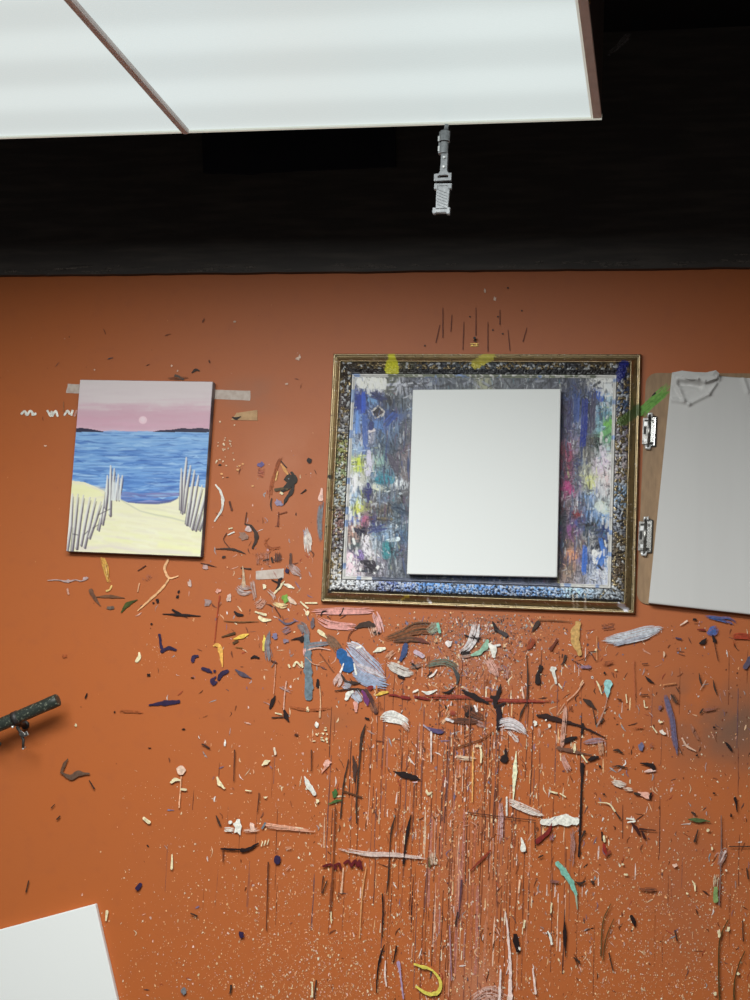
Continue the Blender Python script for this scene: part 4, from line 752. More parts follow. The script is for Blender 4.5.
for x in (573, 577, 585): FP.append(((212, 204, 190), [(x, 594), (x + .5, 607)], 1.2))
for (x, y) in ((329, 476), (330, 508), (327, 560), (329, 590), (640, 520)): FP.append(((26, 20, 18), [(x, y), (x + 1, y + 2)], 3))
for (x0, y0, x1, y1) in ((400, 598, 402, 612), (556, 600, 556, 610), (604, 592, 600, 598)): FP.append(((190, 176, 140), [(x0, y0), (x1, y1)], .8))
def daub(rgba, px, py):
    for col, pts, w in FP:
        pts = np.asarray(pts, float); w = np.broadcast_to(np.asarray(w, float), (len(pts),))
        for i in range(len(pts) - 1):
            d = pts[i + 1] - pts[i]; t = np.clip(((px - pts[i, 0]) * d[0] + (py - pts[i, 1]) * d[1]) / (d @ d), 0, 1)
            dist = np.hypot(px - pts[i, 0] - t * d[0], py - pts[i, 1] - t * d[1]) + (vnoise(px * .9, py * .9) - .5) * 2.2
            k = dist < (w[i] * (1 - t) + w[i + 1] * t) * .5
            rgba[k, :3] = A(col) * (.8 + .3 * vnoise(px[k] * .5, py[k] * .5))[:, None]; rgba[k, 3] = 0
    return rgba
def gold_paint(px, py, side, s, u):
    nz = vnoise(s * 60 + side * 9, u * 300); wear = vnoise(s * 400 + side * 31, u * 900)
    k = np.clip(nz * .7 + .15, 0, 1)[..., None]
    col = GOLD * (1 - k * .45) + GOLDD * k * .45
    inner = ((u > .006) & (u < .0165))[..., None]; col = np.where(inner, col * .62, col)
    col = np.where((wear > .86)[..., None], GOLDD, col)
    rg = np.concatenate([col, np.full(col.shape[:-1] + (1,), .85)], -1)
    sp = hash2(np.floor(s * 700), np.floor(u * 900) + side * 7) 
    k = (sp > .985); rg[k] = (.6, .55, .5, 0)
    k = (sp < .012); rg[k] = (.03, .025, .02, 0)
    return daub(rg, px, py)
ZERO = lambda side, s, u: np.zeros_like(s + u)
gold_prof = [(0, 0), (0, .009), (.0006, .0115), (.002, .0132), (.0036, .0132), (.005, .0118), (.0062, .0105), (.008, .0118), (.010, .0142), (.0125, .018), (.015, .0222), (.0168, .0252), (.0178, .0266), (.0188, .0276), (.0198, .0270), (.0206, .0255), (.0208, .024)]
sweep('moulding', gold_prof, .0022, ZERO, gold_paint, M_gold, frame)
U0, U1 = .0208, .0462
def cells(s_, u, side):
    """carved leaf lumps: distance to jittered cell centres, and a cell id"""
    a, b = s_ / .0056 + side * 13.7, (u - U0) / .0056; ia, ib = np.floor(a), np.floor(b)
    d1 = np.full(np.shape(a + b), 9.0); cid = np.zeros(d1.shape)
    for da in (-1, 0, 1):
        for db in (-1, 0, 1):
            ca, cb = ia + da, ib + db; qx = ca + .2 + .6 * hash2(ca, cb); qy = cb + .2 + .6 * hash2(ca + 40, cb + 9)
            an = hash2(ca + 7, cb + 3) * 3.1; dx, dy = a - qx, b - qy
            d = np.hypot((dx * np.cos(an) + dy * np.sin(an)) * .72, (-dx * np.sin(an) + dy * np.cos(an)) * 1.35)
            k = d < d1; d1 = np.where(k, d, d1); cid = np.where(k, hash2(ca + 3, cb + 90), cid)
    return d1, cid
def orn_disp(side, s, u):
    k = np.clip((u - U0) / (U1 - U0), 0, 1); dome = np.sin(np.pi * np.clip(k, .02, .98)) ** .6
    s, u = np.broadcast_arrays(s, u); d1, cid = cells(s, u, side)
    lump = np.clip(1 - (d1 / .62) ** 2, 0, 1)
    per = .0150; ph = (s / per) % 1.0
    arch = np.abs(np.hypot((ph - .5) * 1.35, (k - .22) * 1.1) - .46); rid = np.clip(1 - arch / .12, 0, 1)
    return dome * (.0028 + lump * .0036 * (.5 + .8 * cid) + (rid * .0026 if side == 2 else rid * .0010)) + (vnoise(s * 700, u * 700 + side * 17) - .5) * .0014 * dome
OC = [((345, 372), (60, 50, 40)), ((345, 400), (92, 84, 84)), ((344, 425), (124, 120, 120)), ((342, 450), (150, 152, 96)), ((341, 470), (140, 150, 110)), ((340, 495), (176, 184, 180)), ((339, 520), (130, 100, 96)), ((337, 545), (110, 100, 104)), ((335, 565), (196, 190, 184)), ((345, 584), (222, 220, 220)), ((365, 584), (196, 198, 206)), ((388, 585), (104, 116, 168)),
      ((405, 585), (120, 144, 196)), ((430, 586), (100, 146, 206)), ((470, 588), (108, 150, 206)), ((510, 590), (110, 150, 206)), ((545, 592), (120, 160, 212)), ((580, 592), (168, 196, 222)), ((606, 592), (150, 160, 170)), ((616, 575), (110, 92, 74)), ((617, 550), (96, 84, 70)), ((618, 520), (130, 134, 146)), ((619, 495), (140, 164, 190)), ((620, 470), (170, 158, 158)), ((621, 445), (158, 150, 156)), ((622, 425), (120, 110, 124)), ((623, 400), (74, 92, 124)), ((624, 380), (50, 52, 80)),
      ((370, 366), (78, 66, 52)), ((400, 368), (96, 92, 70)), ((430, 367), (70, 72, 80)), ((470, 367), (84, 90, 96)), ((520, 366), (80, 84, 90)), ((560, 366), (70, 72, 76)), ((600, 366), (66, 58, 48))]
OXY = np.array([q[0] for q in OC], float); OCL = np.array([A(q[1]) for q in OC])
def orn_paint(px, py, side, s, u):
    sh = px.shape; d2 = (px.ravel()[:, None] - OXY[:, 0]) ** 2 + (py.ravel()[:, None] - OXY[:, 1]) ** 2
    w_ = 1 / (d2 + 30) ** 2; loc = (w_ @ OCL / w_.sum(1, keepdims=True)).reshape(sh + (3,))
    k = np.clip((u - U0) / (U1 - U0), 0, 1); d1, cid = cells(s, u, side); hgt = orn_disp(side, s, u)
    r = vnoise(s * 300 + 50 * side, u * 360); r3 = hash2(np.floor(cid * 997), side + 0 * u); al = np.zeros(sh)
    dk = np.array([.016, .015, .017])
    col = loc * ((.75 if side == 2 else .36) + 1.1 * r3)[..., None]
    wh = (r3 > (.66 if side == 2 else .78)); col = np.where(wh[..., None], loc * .35 + np.array([.66, .68, .70]) * .65, col)
    gl = (r3 < .30) & (side != 2); col = np.where(gl[..., None], GOLD * .8, col); al[gl] = .7
    if side == 2:
        per = .0150; ph = (s / per) % 1.0; arch = np.abs(np.hypot((ph - .5) * 1.35, (k - .22) * 1.1) - .46)
        arc = (arch < .10) & (k < .72); col = np.where(arc[..., None], loc * .5 + np.array([.60, .68, .78]) * .5, col)
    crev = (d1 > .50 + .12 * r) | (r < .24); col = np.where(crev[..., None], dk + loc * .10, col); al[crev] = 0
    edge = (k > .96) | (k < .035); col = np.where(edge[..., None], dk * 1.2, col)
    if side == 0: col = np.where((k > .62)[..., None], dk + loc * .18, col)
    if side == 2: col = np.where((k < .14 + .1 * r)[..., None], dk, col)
    return daub(np.concatenate([np.clip(col, 0, .9), al[..., None]], -1), px, py)
uu = np.linspace(U0, U1, 26); hh = .0245 + (uu - U0) * .27
sweep('ornament_band', [(a, b) for a, b in zip(uu, hh)] + [(.0466, .0290)], .0010, orn_disp, orn_paint, M_gold, frame)
def liner_paint(px, py, side, s, u):
    n_ = vnoise(s * 130 + side * 40, u * 500); col = np.broadcast_to(A((206, 204, 200)), px.shape + (3,)) * (.72 + .4 * n_)[..., None]
    col = np.where((vnoise(s * 70 + side * 11, u * 0 + side) > .74)[..., None], A((128, 150, 190)) * (.5 + .9 * n_)[..., None], col)
    line = (u > .0503) & (u < .0510); col = np.where(line[..., None], np.array([.05, .05, .06]), col)
    if side == 0: col = np.where(((px > 388) & (px < 596) & (vnoise(s * 200, u * 300) > .3))[..., None], A((108, 112, 96)) * (.6 + n_)[..., None], col)
    if side == 2: col = np.where(((px > 372) & (px < 560))[..., None], A((70, 76, 96)) * (.4 + 1.2 * n_)[..., None], col)
    return np.concatenate([np.clip(col, 0, .88), np.zeros(px.shape + (1,))], -1)
sweep('liner', [(.0462, .0298), (.0468, .0304), (.0492, .0302), (.0502, .0298), (.0506, .0288), (.051, .0294), (.0528, .0290), (.0532, .0265)], .0022, ZERO, liner_paint, M_gold, frame)
# backing panel covered in layered daubs
BD = .0280; IN = .0528
bw, bh = XR - XL - 2 * IN, ZT - ZB - 2 * IN; bc = Vector(((XL + XR) / 2, -BD, (ZT + ZB) / 2))
pos, f, px, py = picture_grid(bc, (1, 0, 0), (0, 0, 1), bw, bh, 540, 430)
R = Raster(px, py)
BK = """368 383 226 226 216;378 384 222 222 214;362 396 42 66 150;362 405 36 60 142;360 420 120 150 198;366 424 62 88 158;372 402 112 140 184;376 396 60 66 130;390 400 58 58 64;400 402 96 106 116;385 426 88 124 182;391 418 60 84 150;397 430 80 100 130;406 430 112 116 126;360 445 150 176 206;368 438 178 176 192;366 450 96 120 176;380 440 86 110 138;392 446 76 92 112;405 452 124 108 114
359 465 192 206 76;369 464 204 198 214;378 460 146 182 170;374 472 96 120 150;382 480 48 130 150;390 478 58 124 150;398 483 222 228 236;395 462 102 98 110;355 480 226 226 232;362 478 190 190 180;368 492 40 40 96;377 490 204 208 194;383 498 104 120 146;395 492 98 106 120;404 475 120 108 112;358 506 200 204 84;354 500 150 180 216;370 507 108 96 100;385 509 110 98 82;400 508 72 94 108;404 496 104 100 106
357 520 96 116 176;366 521 156 92 112;372 522 52 62 118;385 521 84 88 92;362 531 32 28 54;355 530 206 160 140;380 535 136 166 200;393 530 166 190 214;400 536 76 106 138;404 524 84 104 116;356 545 66 84 84;366 545 218 212 218;388 549 52 134 144;375 545 146 158 170;400 551 102 98 118;359 556 104 88 138;350 562 228 200 210;356 566 224 206 212;368 566 52 44 58;380 563 146 140 156;395 566 112 118 128;404 572 90 96 108;372 556 206 200 206
565 385 70 72 86;575 390 62 78 124;585 383 112 114 124;597 382 216 216 212;606 386 222 222 222;565 410 76 68 96;575 405 76 98 154;584 404 50 56 72;598 397 62 92 172;606 402 176 208 222;592 410 106 98 128;600 413 94 154 188;566 430 82 72 114;577 427 132 144 180;585 428 38 58 138;592 426 132 132 142;600 427 134 184 202;608 425 116 180 96;604 436 114 182 134;568 450 144 68 90;576 446 142 134 162;585 454 152 148 138;592 441 92 88 84;598 446 54 68 64;604 450 192 214 216
567 466 138 58 90;578 464 62 74 116;586 468 172 174 156;599 466 216 198 218;607 462 218 202 218;568 488 164 62 118;562 478 112 54 84;578 482 122 124 142;590 482 208 212 154;600 487 192 192 198;607 479 228 206 206;575 506 172 168 178;588 500 132 164 208;602 507 206 216 212;561 508 82 44 60;577 514 124 48 54;590 513 112 148 198;562 522 62 74 80;580 522 76 88 150;590 526 72 88 94;603 518 134 170 214;570 531 134 78 130;588 540 152 152 154;604 529 40 70 130;578 545 142 118 108
601 545 60 66 90;562 546 62 56 62;571 556 202 142 108;586 561 62 104 186;596 556 226 226 226;604 561 84 134 204;570 568 172 142 114;600 570 202 206 222;561 563 72 58 78;591 570 172 182 204;579 570 150 140 150
392 383 112 116 92;400 386 192 194 208;410 383 72 74 84;420 386 120 124 140;430 382 108 114 130;450 382 96 102 112;470 383 110 116 124;482 382 156 156 132;500 382 112 116 122;520 383 96 100 108;540 382 104 108 116;556 383 78 80 92;480 480 90 92 104;420 572 70 80 100;460 574 80 96 130;500 576 70 90 130;540 577 90 100 130"""
BL = np.array([[float(x) for x in e.split()] for e in BK.replace('\n', ';').split(';')])
bxy, bcol = BL[:, :2], np.array([A(q) for q in BL[:, 2:]])
def local(x, y):
    w_ = 1 / (((x - bxy[:, 0]) ** 2 + (y - bxy[:, 1]) ** 2) + 4) ** 2; return (w_ @ bcol) / w_.sum()
d2 = np.zeros(px.shape)
R.c[:] = np.array([local(x, y) for x, y in zip(px.ravel()[::1], py.ravel()[::1])]).reshape(px.shape + (3,))
def allowed(x, y): return not (418 < x < 552 and 396 < y < 566)
def dabs(n, big, spread, jit):
    cnt = 0
    while cnt < n:
        x, y = U(344, 618), U(375, 584)
        if not allowed(x, y): continue
        cnt += 1; cc = local(x + N(0, spread), y + N(0, spread * 1.3)); r = RNG.random()
        if r < (.06 if cc.mean() < .3 else .11): cc = cc * .45 + np.array([.72, .74, .77]) * .55
        elif r < .40: cc = cc * .28 + np.array([.010, .011, .016])
        elif r < .45: cc = cc * .5 + A([(60, 90, 160), (150, 180, 210), (120, 60, 90), (60, 130, 140), (190, 190, 120)][RNG.integers(5)]) * .5
        else: cc = (cc * .74 + cc.mean() * .26) * (.60 if cc.mean() < .45 else 1.0) * math.exp(N(0, jit))
        vert = RNG.random() < .74; l = U(.8, 4.4) * (1.3 if big else .75); b_ = U(1.0, 2.8) if big else U(.5, 1.5)
        dx, dy = (N(0, .5), l) if vert else (l * .8, N(0, 1.0))
        R.stroke(np.clip(cc, .004, .86), [(x - dx, y - dy), (x + dx * .3 + N(0, .4), y + dy * .4), (x + dx, y + dy)], [b_ * .5, b_, b_ * .3], U(.6, .98), .5)
dabs(3600, True, 4.5, .4)
def bs(c, pts, w, a=.95): R.stroke(c, pts, w, a, .6)
bs((228, 228, 220), [(360, 381), (384, 381)], 6); bs((226, 226, 218), [(361, 386), (383, 387)], 4.5); bs((224, 224, 222), [(598, 380), (610, 380)], 5); bs((220, 224, 226), [(604, 386), (609, 386)], 5)
bs((36, 60, 146), [(360, 397), (359, 408)], 4); bs((50, 84, 176), [(364, 396), (363, 408)], 3.4); bs((120, 150, 202), [(360, 411), (358, 426), (360, 432)], [3, 3, 2]); bs((110, 150, 196), [(370, 400), (375, 402)], 5)
R.poly((196, 190, 186), [(371, 411), (378, 405), (385, 411), (384, 416), (375, 419)]); R.poly((40, 34, 42), [(372.5, 412), (378.5, 407), (383.5, 412.5), (376, 418)]); bs((74, 62, 66), [(376, 415), (382, 412)], 3, .7)
bs((92, 130, 190), [(376, 424), (386, 427)], 7, .8); bs((214, 204, 206), [(368, 432), (374, 430)], 3); bs((176, 176, 196), [(363, 436), (368, 433)], 3); bs((48, 58, 112), [(372, 424), (371, 428)], 5)
bs((200, 212, 76), [(359, 459), (359.5, 470)], [3.4, 4.6]); bs((206, 202, 218), [(369, 452), (369, 466), (368, 474)], [4, 6, 5]); bs((44, 44, 104), [(368, 484), (370, 490), (368, 502)], [3, 4.4, 2.4]); bs((44, 128, 148), [(379, 480), (391, 480)], 8, .9); bs((66, 140, 160), [(378, 473), (386, 476)], 4, .7)
bs((228, 232, 238), [(397, 479), (399, 485)], [3, 5]); bs((214, 216, 196), [(375, 487), (381, 489)], 5, .8); bs((206, 208, 90), [(358, 502), (358.5, 513)], [3, 4]); bs((230, 228, 234), [(355, 478), (354, 492)], 3); bs((120, 106, 70), [(378, 518), (392, 519)], 2.4, .7); bs((60, 52, 48), [(377, 519.5), (390, 521)], 1.6)
bs((24, 22, 48), [(354, 529), (361, 533), (364, 528)], [3, 7, 3]); bs((170, 96, 126), [(365, 518), (362, 525)], [4, 2]); bs((214, 228, 240), [(387, 541), (398, 539)], [3, 4.4]); bs((50, 132, 140), [(386, 544), (386, 556)], 7, .85); bs((222, 216, 222), [(367, 537), (366, 548), (370, 556)], [4, 6, 4]); bs((232, 206, 216), [(350, 556), (352, 570)], 7); bs((40, 32, 46), [(362, 562), (372, 564), (376, 571)], [4, 8, 4]); bs((230, 228, 228), [(378, 567), (374, 573)], 3); bs((42, 48, 58), [(357, 571), (378, 571)], 2)
bs((150, 126, 186), [(360, 552), (362, 558)], 4)
bs((36, 56, 142), [(585.5, 415), (584.5, 430), (583, 444)], [5, 5.6, 4]); bs((44, 46, 60), [(586, 398), (585.5, 412)], 6); bs((60, 62, 68), [(594, 386), (600, 382)], 2.6); bs((34, 44, 44), [(598, 439), (597, 446)], 4.4); bs((120, 186, 92), [(606, 424), (610, 422)], 6); bs((116, 182, 110), [(603, 434), (609, 430)], 6, .8)
bs((66, 100, 186), [(597, 394), (601, 399)], 6); bs((226, 210, 226), [(602, 448), (606, 462)], 6, .7); bs((150, 62, 92), [(569, 444), (568, 458)], [4, 8], .7); bs((176, 66, 124), [(567, 484), (571, 490)], 7, .7); bs((214, 216, 150), [(589, 479), (592, 486)], 7, .8); bs((212, 222, 212), [(599, 506), (606, 510)], 9, .6); bs((128, 42, 48), [(573, 512), (579, 515)], 3.4)
bs((20, 24, 34), [(587, 525), (592, 524)], 4); bs((24, 44, 96), [(604, 528), (606, 525)], 4); bs((18, 18, 32), [(597, 547), (602, 544), (607, 543)], [4, 4, 1.6]); bs((18, 18, 32), [(602, 545), (600, 540)], 2); bs((30, 40, 60), [(592, 549), (593, 546)], 3.4); bs((208, 146, 110), [(570, 554), (574, 557)], 7); bs((60, 106, 192), [(586, 548), (585, 562), (584, 570)], [3, 4.6, 5]); bs((70, 120, 200), [(606, 548), (602, 562), (598, 567)], [3, 4.6, 4]); bs((24, 34, 46), [(598, 565), (603, 571)], [3, 1.6]); bs((230, 230, 228), [(594, 552), (596, 562)], 5)
for (a, b) in ((388, 398), (404, 412), (416, 422)): bs((206, 208, 218), [(a, 385), (b, 384)], 3, .8)
for i in range(40): x = U(388, 560); bs([(60, 62, 74), (150, 154, 166), (34, 34, 40), (120, 124, 134)][i % 4], [(x, U(379, 388)), (x + U(3, 9), U(379, 388))], U(1, 2.4), .7)
dabs(3400, False, 3.0, .5)
for _ in range(210):      # long brush drags over the dabs
    if RNG.random() < .5: x = U(378, 411)
    else: x = U(558, 592)
    y = U(392, 560); l = U(6, 24); c_ = [(30, 34, 58), (46, 66, 118), (22, 22, 30), (70, 84, 112), (36, 52, 84), (92, 70, 96), (24, 44, 66), (120, 140, 170)][RNG.integers(8)]
    R.stroke(c_, [(x, y), (x + N(0, 1), y + l * .5), (x + N(0, 1.5), y + l)], [U(.5, 1.6), U(.8, 2.4), .3], U(.35, .75), .8)
for q, c_, w_ in (([(359, 394), (359, 412)], (30, 52, 140), 5), ([(364, 394), (364, 411)], (40, 74, 168), 4), ([(358, 412), (357, 432)], (96, 134, 196), 4), ([(365, 414), (366, 446)], (66, 96, 164), 5), ([(372, 395), (384, 399)], (36, 44, 90), 6), ([(386, 424), (395, 414)], (50, 74, 140), 5),
                 ([(585.5, 400), (584.5, 424), (583, 446)], (30, 46, 128), 5.5), ([(571, 400), (570, 430)], (58, 52, 92), 6), ([(577, 396), (576, 420)], (62, 84, 146), 5), ([(594, 392), (592, 430)], (66, 62, 84), 5), ([(600, 540), (603, 552), (597, 562)], (60, 110, 190), 4), ([(585, 548), (584, 572)], (58, 104, 190), 4),
                 ([(372, 530), (384, 527)], (52, 62, 112), 7), ([(394, 505), (406, 514)], (44, 58, 76), 8), ([(390, 455), (398, 470)], (76, 70, 86), 6), ([(366, 563), (374, 570)], (34, 28, 40), 6), ([(564, 512), (563, 540)], (52, 50, 64), 6)):
    for k in range(9):
        t = U(-.5, .5); R.stroke(np.clip(A(c_) * math.exp(N(0, .25)), .004, .85), [(x + t * w_, y + U(-3, 3)) for x, y in q], U(.6, 1.6), U(.6, .9), .7)
for _ in range(90):       # bare white ground showing at the rim
    e_ = RNG.integers(3)
    if e_ == 0: x, y = U(601, 611), U(380, 576)
    elif e_ == 1: x, y = U(348, 362), U(470, 574)
    else: x, y = U(358, 386), U(378, 390)
    R.stroke((228, 228, 226), [(x, y), (x + N(0, 1), y + U(1, 6))], U(.8, 3), U(.5, .9), .7)
o = pyd('daubed_backing', pos.reshape(-1, 3), f, M_art, frame, True, np.clip(R.c.reshape(-1, 3), .003, .88)); o['label'] = 'backing panel covered in layered multicoloured paint daubs'
# impasto relief, kept behind the canvas flat
co = np.array(pos.reshape(-1, 3)); lum = R.c.mean(-1).ravel()
ins = ((px.ravel() < 404) | (px.ravel() > 563))
co[:, 1] -= np.where(ins, (vnoise(co[:, 0] * 420, co[:, 2] * 420) * .0006 + np.clip(lum, 0, .6) * .0006), 0)
o.data.vertices.foreach_set('co', co.ravel()); o.data.update()

# ================================================================== BLANK CANVASES
cd_ = .0480
c, w, h, ang = rect_of((413, 390), (561, 388.3), (406.5, 574), (557, 577.5), cd_)
o = stretched_canvas('blank_canvas', c, w, h, ang, cd_ - BD - .0022, M_canvas)
tag(o, 'blank white canvas hung over the paint-daubed backing inside the gold frame', 'canvas', 'blank white canvases')
p_tr = P(95, 904, .013); ang2 = math.radians(12.6 + .0)
e_top = (P(97.5, 903, .02) - P(0, 931.5, .02)).normalized(); e_r = (P(97.5, 903, .02) - P(118, 1000, .02)).normalized()
ang2 = (math.atan2(e_top.z, e_top.x) + math.atan2(-e_r.x, e_r.z)) / 2
w2, h2 = .3, .375
exx = Vector((math.cos(ang2), 0, math.sin(ang2))); ezz = Vector((-math.sin(ang2), 0, math.cos(ang2)))
o = stretched_canvas('blank_canvas', p_tr - exx * w2 / 2 - ezz * h2 / 2, w2, h2, ang2, .0128, M_canvas)
tag(o, 'blank white canvas tilted on the wall, cut off by the lower left corner', 'canvas', 'blank white canvases')

# ================================================================== PICTURE HANGER ABOVE THE FRAME
hp = P(474.5, 345, .001); hang = empty('picture_hanger', (hp.x, 0, hp.z - .006))
tag(hang, 'small brass sawtooth hanger with black nail above the gold frame', 'picture hanger')
bm = bmesh.new(); k = .00187
for dz in (.0024, -.0020):
    prism(bm, [(hp.x - 4.6 * k, hp.z + dz - .0009), (hp.x + 4.4 * k, hp.z + dz - .0009), (hp.x + 4.4 * k, hp.z + dz + .0009), (hp.x - 4.6 * k, hp.z + dz + .0009)], -.0022, -.0002)
for dx in (-2.4, 2.2): prism(bm, [(hp.x + (dx - .7) * k, hp.z - .0022), (hp.x + (dx + .7) * k, hp.z - .0022), (hp.x + (dx + .7) * k, hp.z + .0024), (hp.x + (dx - .7) * k, hp.z + .0024)], -.0024, -.0002)
from_bm('plate', bm, M_brass, hang)
bm = bmesh.new(); tube(bm, [(hp.x + .001, 0, hp.z + .0105), (hp.x + .001, -.010, hp.z + .012)], [.0014, .0014], 10); tube(bm, [(hp.x + .001, -.010, hp.z + .012), (hp.x + .001, -.0115, hp.z + .0122)], [.0028, .0028], 12)
tube(bm, [(hp.x + .003, -.0012, hp.z + .013), (hp.x - .0015, -.003, hp.z + .0085), (hp.x + .004, -.003, hp.z + .006)], .0011, 8)
from_bm('nail', bm, M_iron, hang)

# ================================================================== DRAWING BOARD + PAPER
bt = .0045
Lx0 = P(645.5, 385, bt); Lx1 = P(637, 590, bt); Tz = P(690, 373, bt).z; Bz = P(650, 604.5, bt).z
bx = (Lx0.x + Lx1.x) / 2; tilt = math.atan2(Lx0.x - Lx1.x, Lx0.z - Lx1.z)
board = empty('drawing_board', (bx, 0, Bz)); tag(board, 'brown hardboard drawing board with two chrome clips, right of the gold frame', 'drawing board')
bwid = .46; rad = .022
def rrect(x0, x1, z0, z1, r, n=7):
    out = []
    for cx_, cz_, a0 in ((x1 - r, z1 - r, 0), (x0 + r, z1 - r, 90), (x0 + r, z0 + r, 180), (x1 - r, z0 + r, 270)):
        for i in range(n): a = math.radians(a0 + 90 * i / (n - 1)); out.append((cx_ + r * math.cos(a), cz_ + r * math.sin(a)))
    return out
zc_ = (Tz + Bz) / 2
def sheared(x, z): return (x + (z - zc_) * math.tan(tilt), z)
bm = bmesh.new(); prism(bm, [sheared(x, z) for x, z in rrect(bx, bx + bwid, Bz, Tz, rad)], -bt, -.0006, .0008); from_bm('board', bm, M_board, board)
def clip(px, py0, py1, name='clip'):
    a, b = P(px, py0, bt), P(px, py1, bt); Lz = a.z - b.z; ctr = (a + b) / 2; hz = Lz / 2
    root = empty(name, (ctr.x, -bt, ctr.z)); root.parent = board; root.matrix_parent_inverse = parent_matrix(board).inverted()
    T = Matrix.Translation((ctr.x, 0, ctr.z)) @ Matrix.Rotation(tilt, 4, 'Y')
    def B(nm, parts, material, smooth=False):
        bm = bmesh.new()
        for p in parts:
            if p[0] == 'b': box(bm, *p[1:7], p[7] if len(p) > 7 else 0)
            else: tube(bm, *p[1:])
        bmesh.ops.transform(bm, matrix=T, verts=bm.verts); return from_bm(nm, bm, material, root, smooth)
    B('base_plate', [('b', .0005, .0118, -bt - .0022, -bt, -hz * .80, hz * .80, .0006), ('b', .0105, .0120, -bt - .0050, -bt, -hz * .78, hz * .78, .0005)], M_chrome)
    B('shade_strip', [('b', .0118, .0142, -bt - .0036, -bt, -hz * .84, hz * .84, .0006)], M_slot); B('shade_strip', [('b', -.002, .0118, -bt - .0032, -bt, -hz * .86, -hz * .78, .0005)], M_slot); B('shade_strip', [('b', .0040, .0118, -bt - .0032, -bt, hz * .79, hz * .86, .0005)], M_slot)  # dark strips bordering the plate stand in for its shadow on the board
    B('lever', [('b', -.0125, -.0022, -bt - .0090, -bt - .0070, -hz * .76, hz * .72, .0006), ('b', -.0128, -.0110, -bt - .0090, .0, -hz * .7, hz * .66, .0005)], M_lever)
    B('spring_roll', [('t', [(-.0005, -bt - .0058, -hz * .86), (-.0005, -bt - .0058, hz * .86)], .0030, 14)], M_lever, True)
    B('end_loop', [('t', [(-.003, -bt - .005, hz * .78), (-.0025, -bt - .006, hz * .95), (.003, -bt - .006, hz * .97), (.0042, -bt - .005, hz * .80)], .0026, 8)], M_rivet, True)
    B('end_loop', [('t', [(-.005, -bt - .005, -hz * .80), (-.0045, -bt - .006, -hz * .95), (.0015, -bt - .006, -hz * .97), (.0025, -bt - .005, -hz * .80)], .0030, 8)], M_rivet, True)
    B('slot', [('b', -.0108, -.0058, -bt - .0096, -bt - .0088, -hz * .20, hz * .22)], M_slot); B('slot', [('b', .0050, .0076, -bt - .0026, -bt - .0021, hz * .48, hz * .62)], M_slot); B('slot', [('b', .003, .0085, -bt - .0026, -bt - .0021, -hz * .74, -hz * .60)], M_slot); B('slot', [('b', -.0100, -.0030, -bt - .0096, -bt - .0088, hz * .52, hz * .60)], M_slot)
    B('jaw', [('b', -.0100, -.0035, -bt - .0098, -bt - .0088, hz * .26, hz * .48, .0004)], M_rivet); B('jaw', [('b', -.0085, -.0030, -bt - .0098, -bt - .0088, -hz * .62, -hz * .44, .0004)], M_rivet)
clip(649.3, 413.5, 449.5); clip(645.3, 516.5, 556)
g = Marks(bt)
g.dry((112, 168, 74), [(637.5, 416), (650, 404), (662, 393), (672, 384)], [10, 9, 10, 11], .97, np.array([.30, .30, .12])); g.dry((96, 150, 60), [(640, 413), (655, 401), (670, 387)], [5, 5, 5], .9, np.array([.2, .4, .1])); g.solid('k', [(652, 396), (655, 393.5)], [1, 2.4])
g_ = g.build('green_paint_stroke', M_paint, board, None); g_['label'] = 'bright green brush stroke across the corner'
g_.location.y = 0

# paper-covered slab
PT = .020
pTL = P(671.5, 372.5, PT); pBL = P(648.5, 603, PT); pBR = P(750, 614.5, PT)
evz = (pTL - pBL); hgt = evz.length; evz.normalize(); evx = (pBR - pBL).normalized(); 
angp = (math.atan2(evx.z, evx.x) + math.atan2(-evz.x, evz.z)) / 2
evx = Vector((math.cos(angp), 0, math.sin(angp))); evz = Vector((-math.sin(angp), 0, math.cos(angp)))
wid = .28
paper = empty('hanging_panel', (pBL.x, 0, pBL.z)); tag(paper, 'panel wrapped in grey-white paper with a crumpled top corner, leaning over the brown drawing board', 'panel')
nx, nz = 150, 180; u = np.linspace(0, wid, nx); v = np.linspace(0, hgt, nz); Uu, Vv = np.meshgrid(u, v)
base = np.array(pBL)[None, None] + Uu[..., None] * np.array(evx) + Vv[..., None] * np.array(evz)
ppx, ppy = PXOF(base[..., 0], base[..., 1], base[..., 2])
def seg(px, py, x0, y0, x1, y1):
    dx, dy = x1 - x0, y1 - y0; t = np.clip(((px - x0) * dx + (py - y0) * dy) / (dx * dx + dy * dy), 0, 1); return np.hypot(px - x0 - t * dx, py - y0 - t * dy)
rel = np.zeros(ppx.shape); MM = .0027
def ridge(x0, y0, x1, y1, wd, amp): 
    global rel; rel += amp * MM * np.exp(-(seg(ppx, ppy, x0, y0, x1, y1) / wd) ** 2)
ridge(673, 376, 683, 400, 2.2, 1.4); ridge(672, 400, 684, 401.5, 2.0, 1.8); ridge(684, 402, 689, 404.5, 1.6, 1.6); ridge(689, 404.5, 709, 394.5, 1.3, 2.2); ridge(709, 394.5, 716, 384, 1.3, 2.2); ridge(678, 379, 698, 380, 1.6, 3.0); ridge(698, 380, 705, 382.5, 1.4, 3.2); ridge(705, 382, 718, 376, 1.6, 3.4); ridge(676, 374, 716, 375, 1.6, 2.4); ridge(718, 372, 719, 380, 1.6, 1.6)
ridge(680, 383.5, 700, 386, 2.4, -3.4); ridge(700, 378, 712, 377.5, 1.2, -1.8); ridge(743, 378, 748, 392, 2.0, 1.6); ridge(746, 376, 752, 378, 2, 2); ridge(674, 388, 681, 399, 1.8, -1.2)
rel += (vnoise(Uu * 260, Vv * 260) - .5) * .0016 * np.exp(-((ppx - 692) / 20) ** 2 - ((ppy - 384) / 12) ** 2)
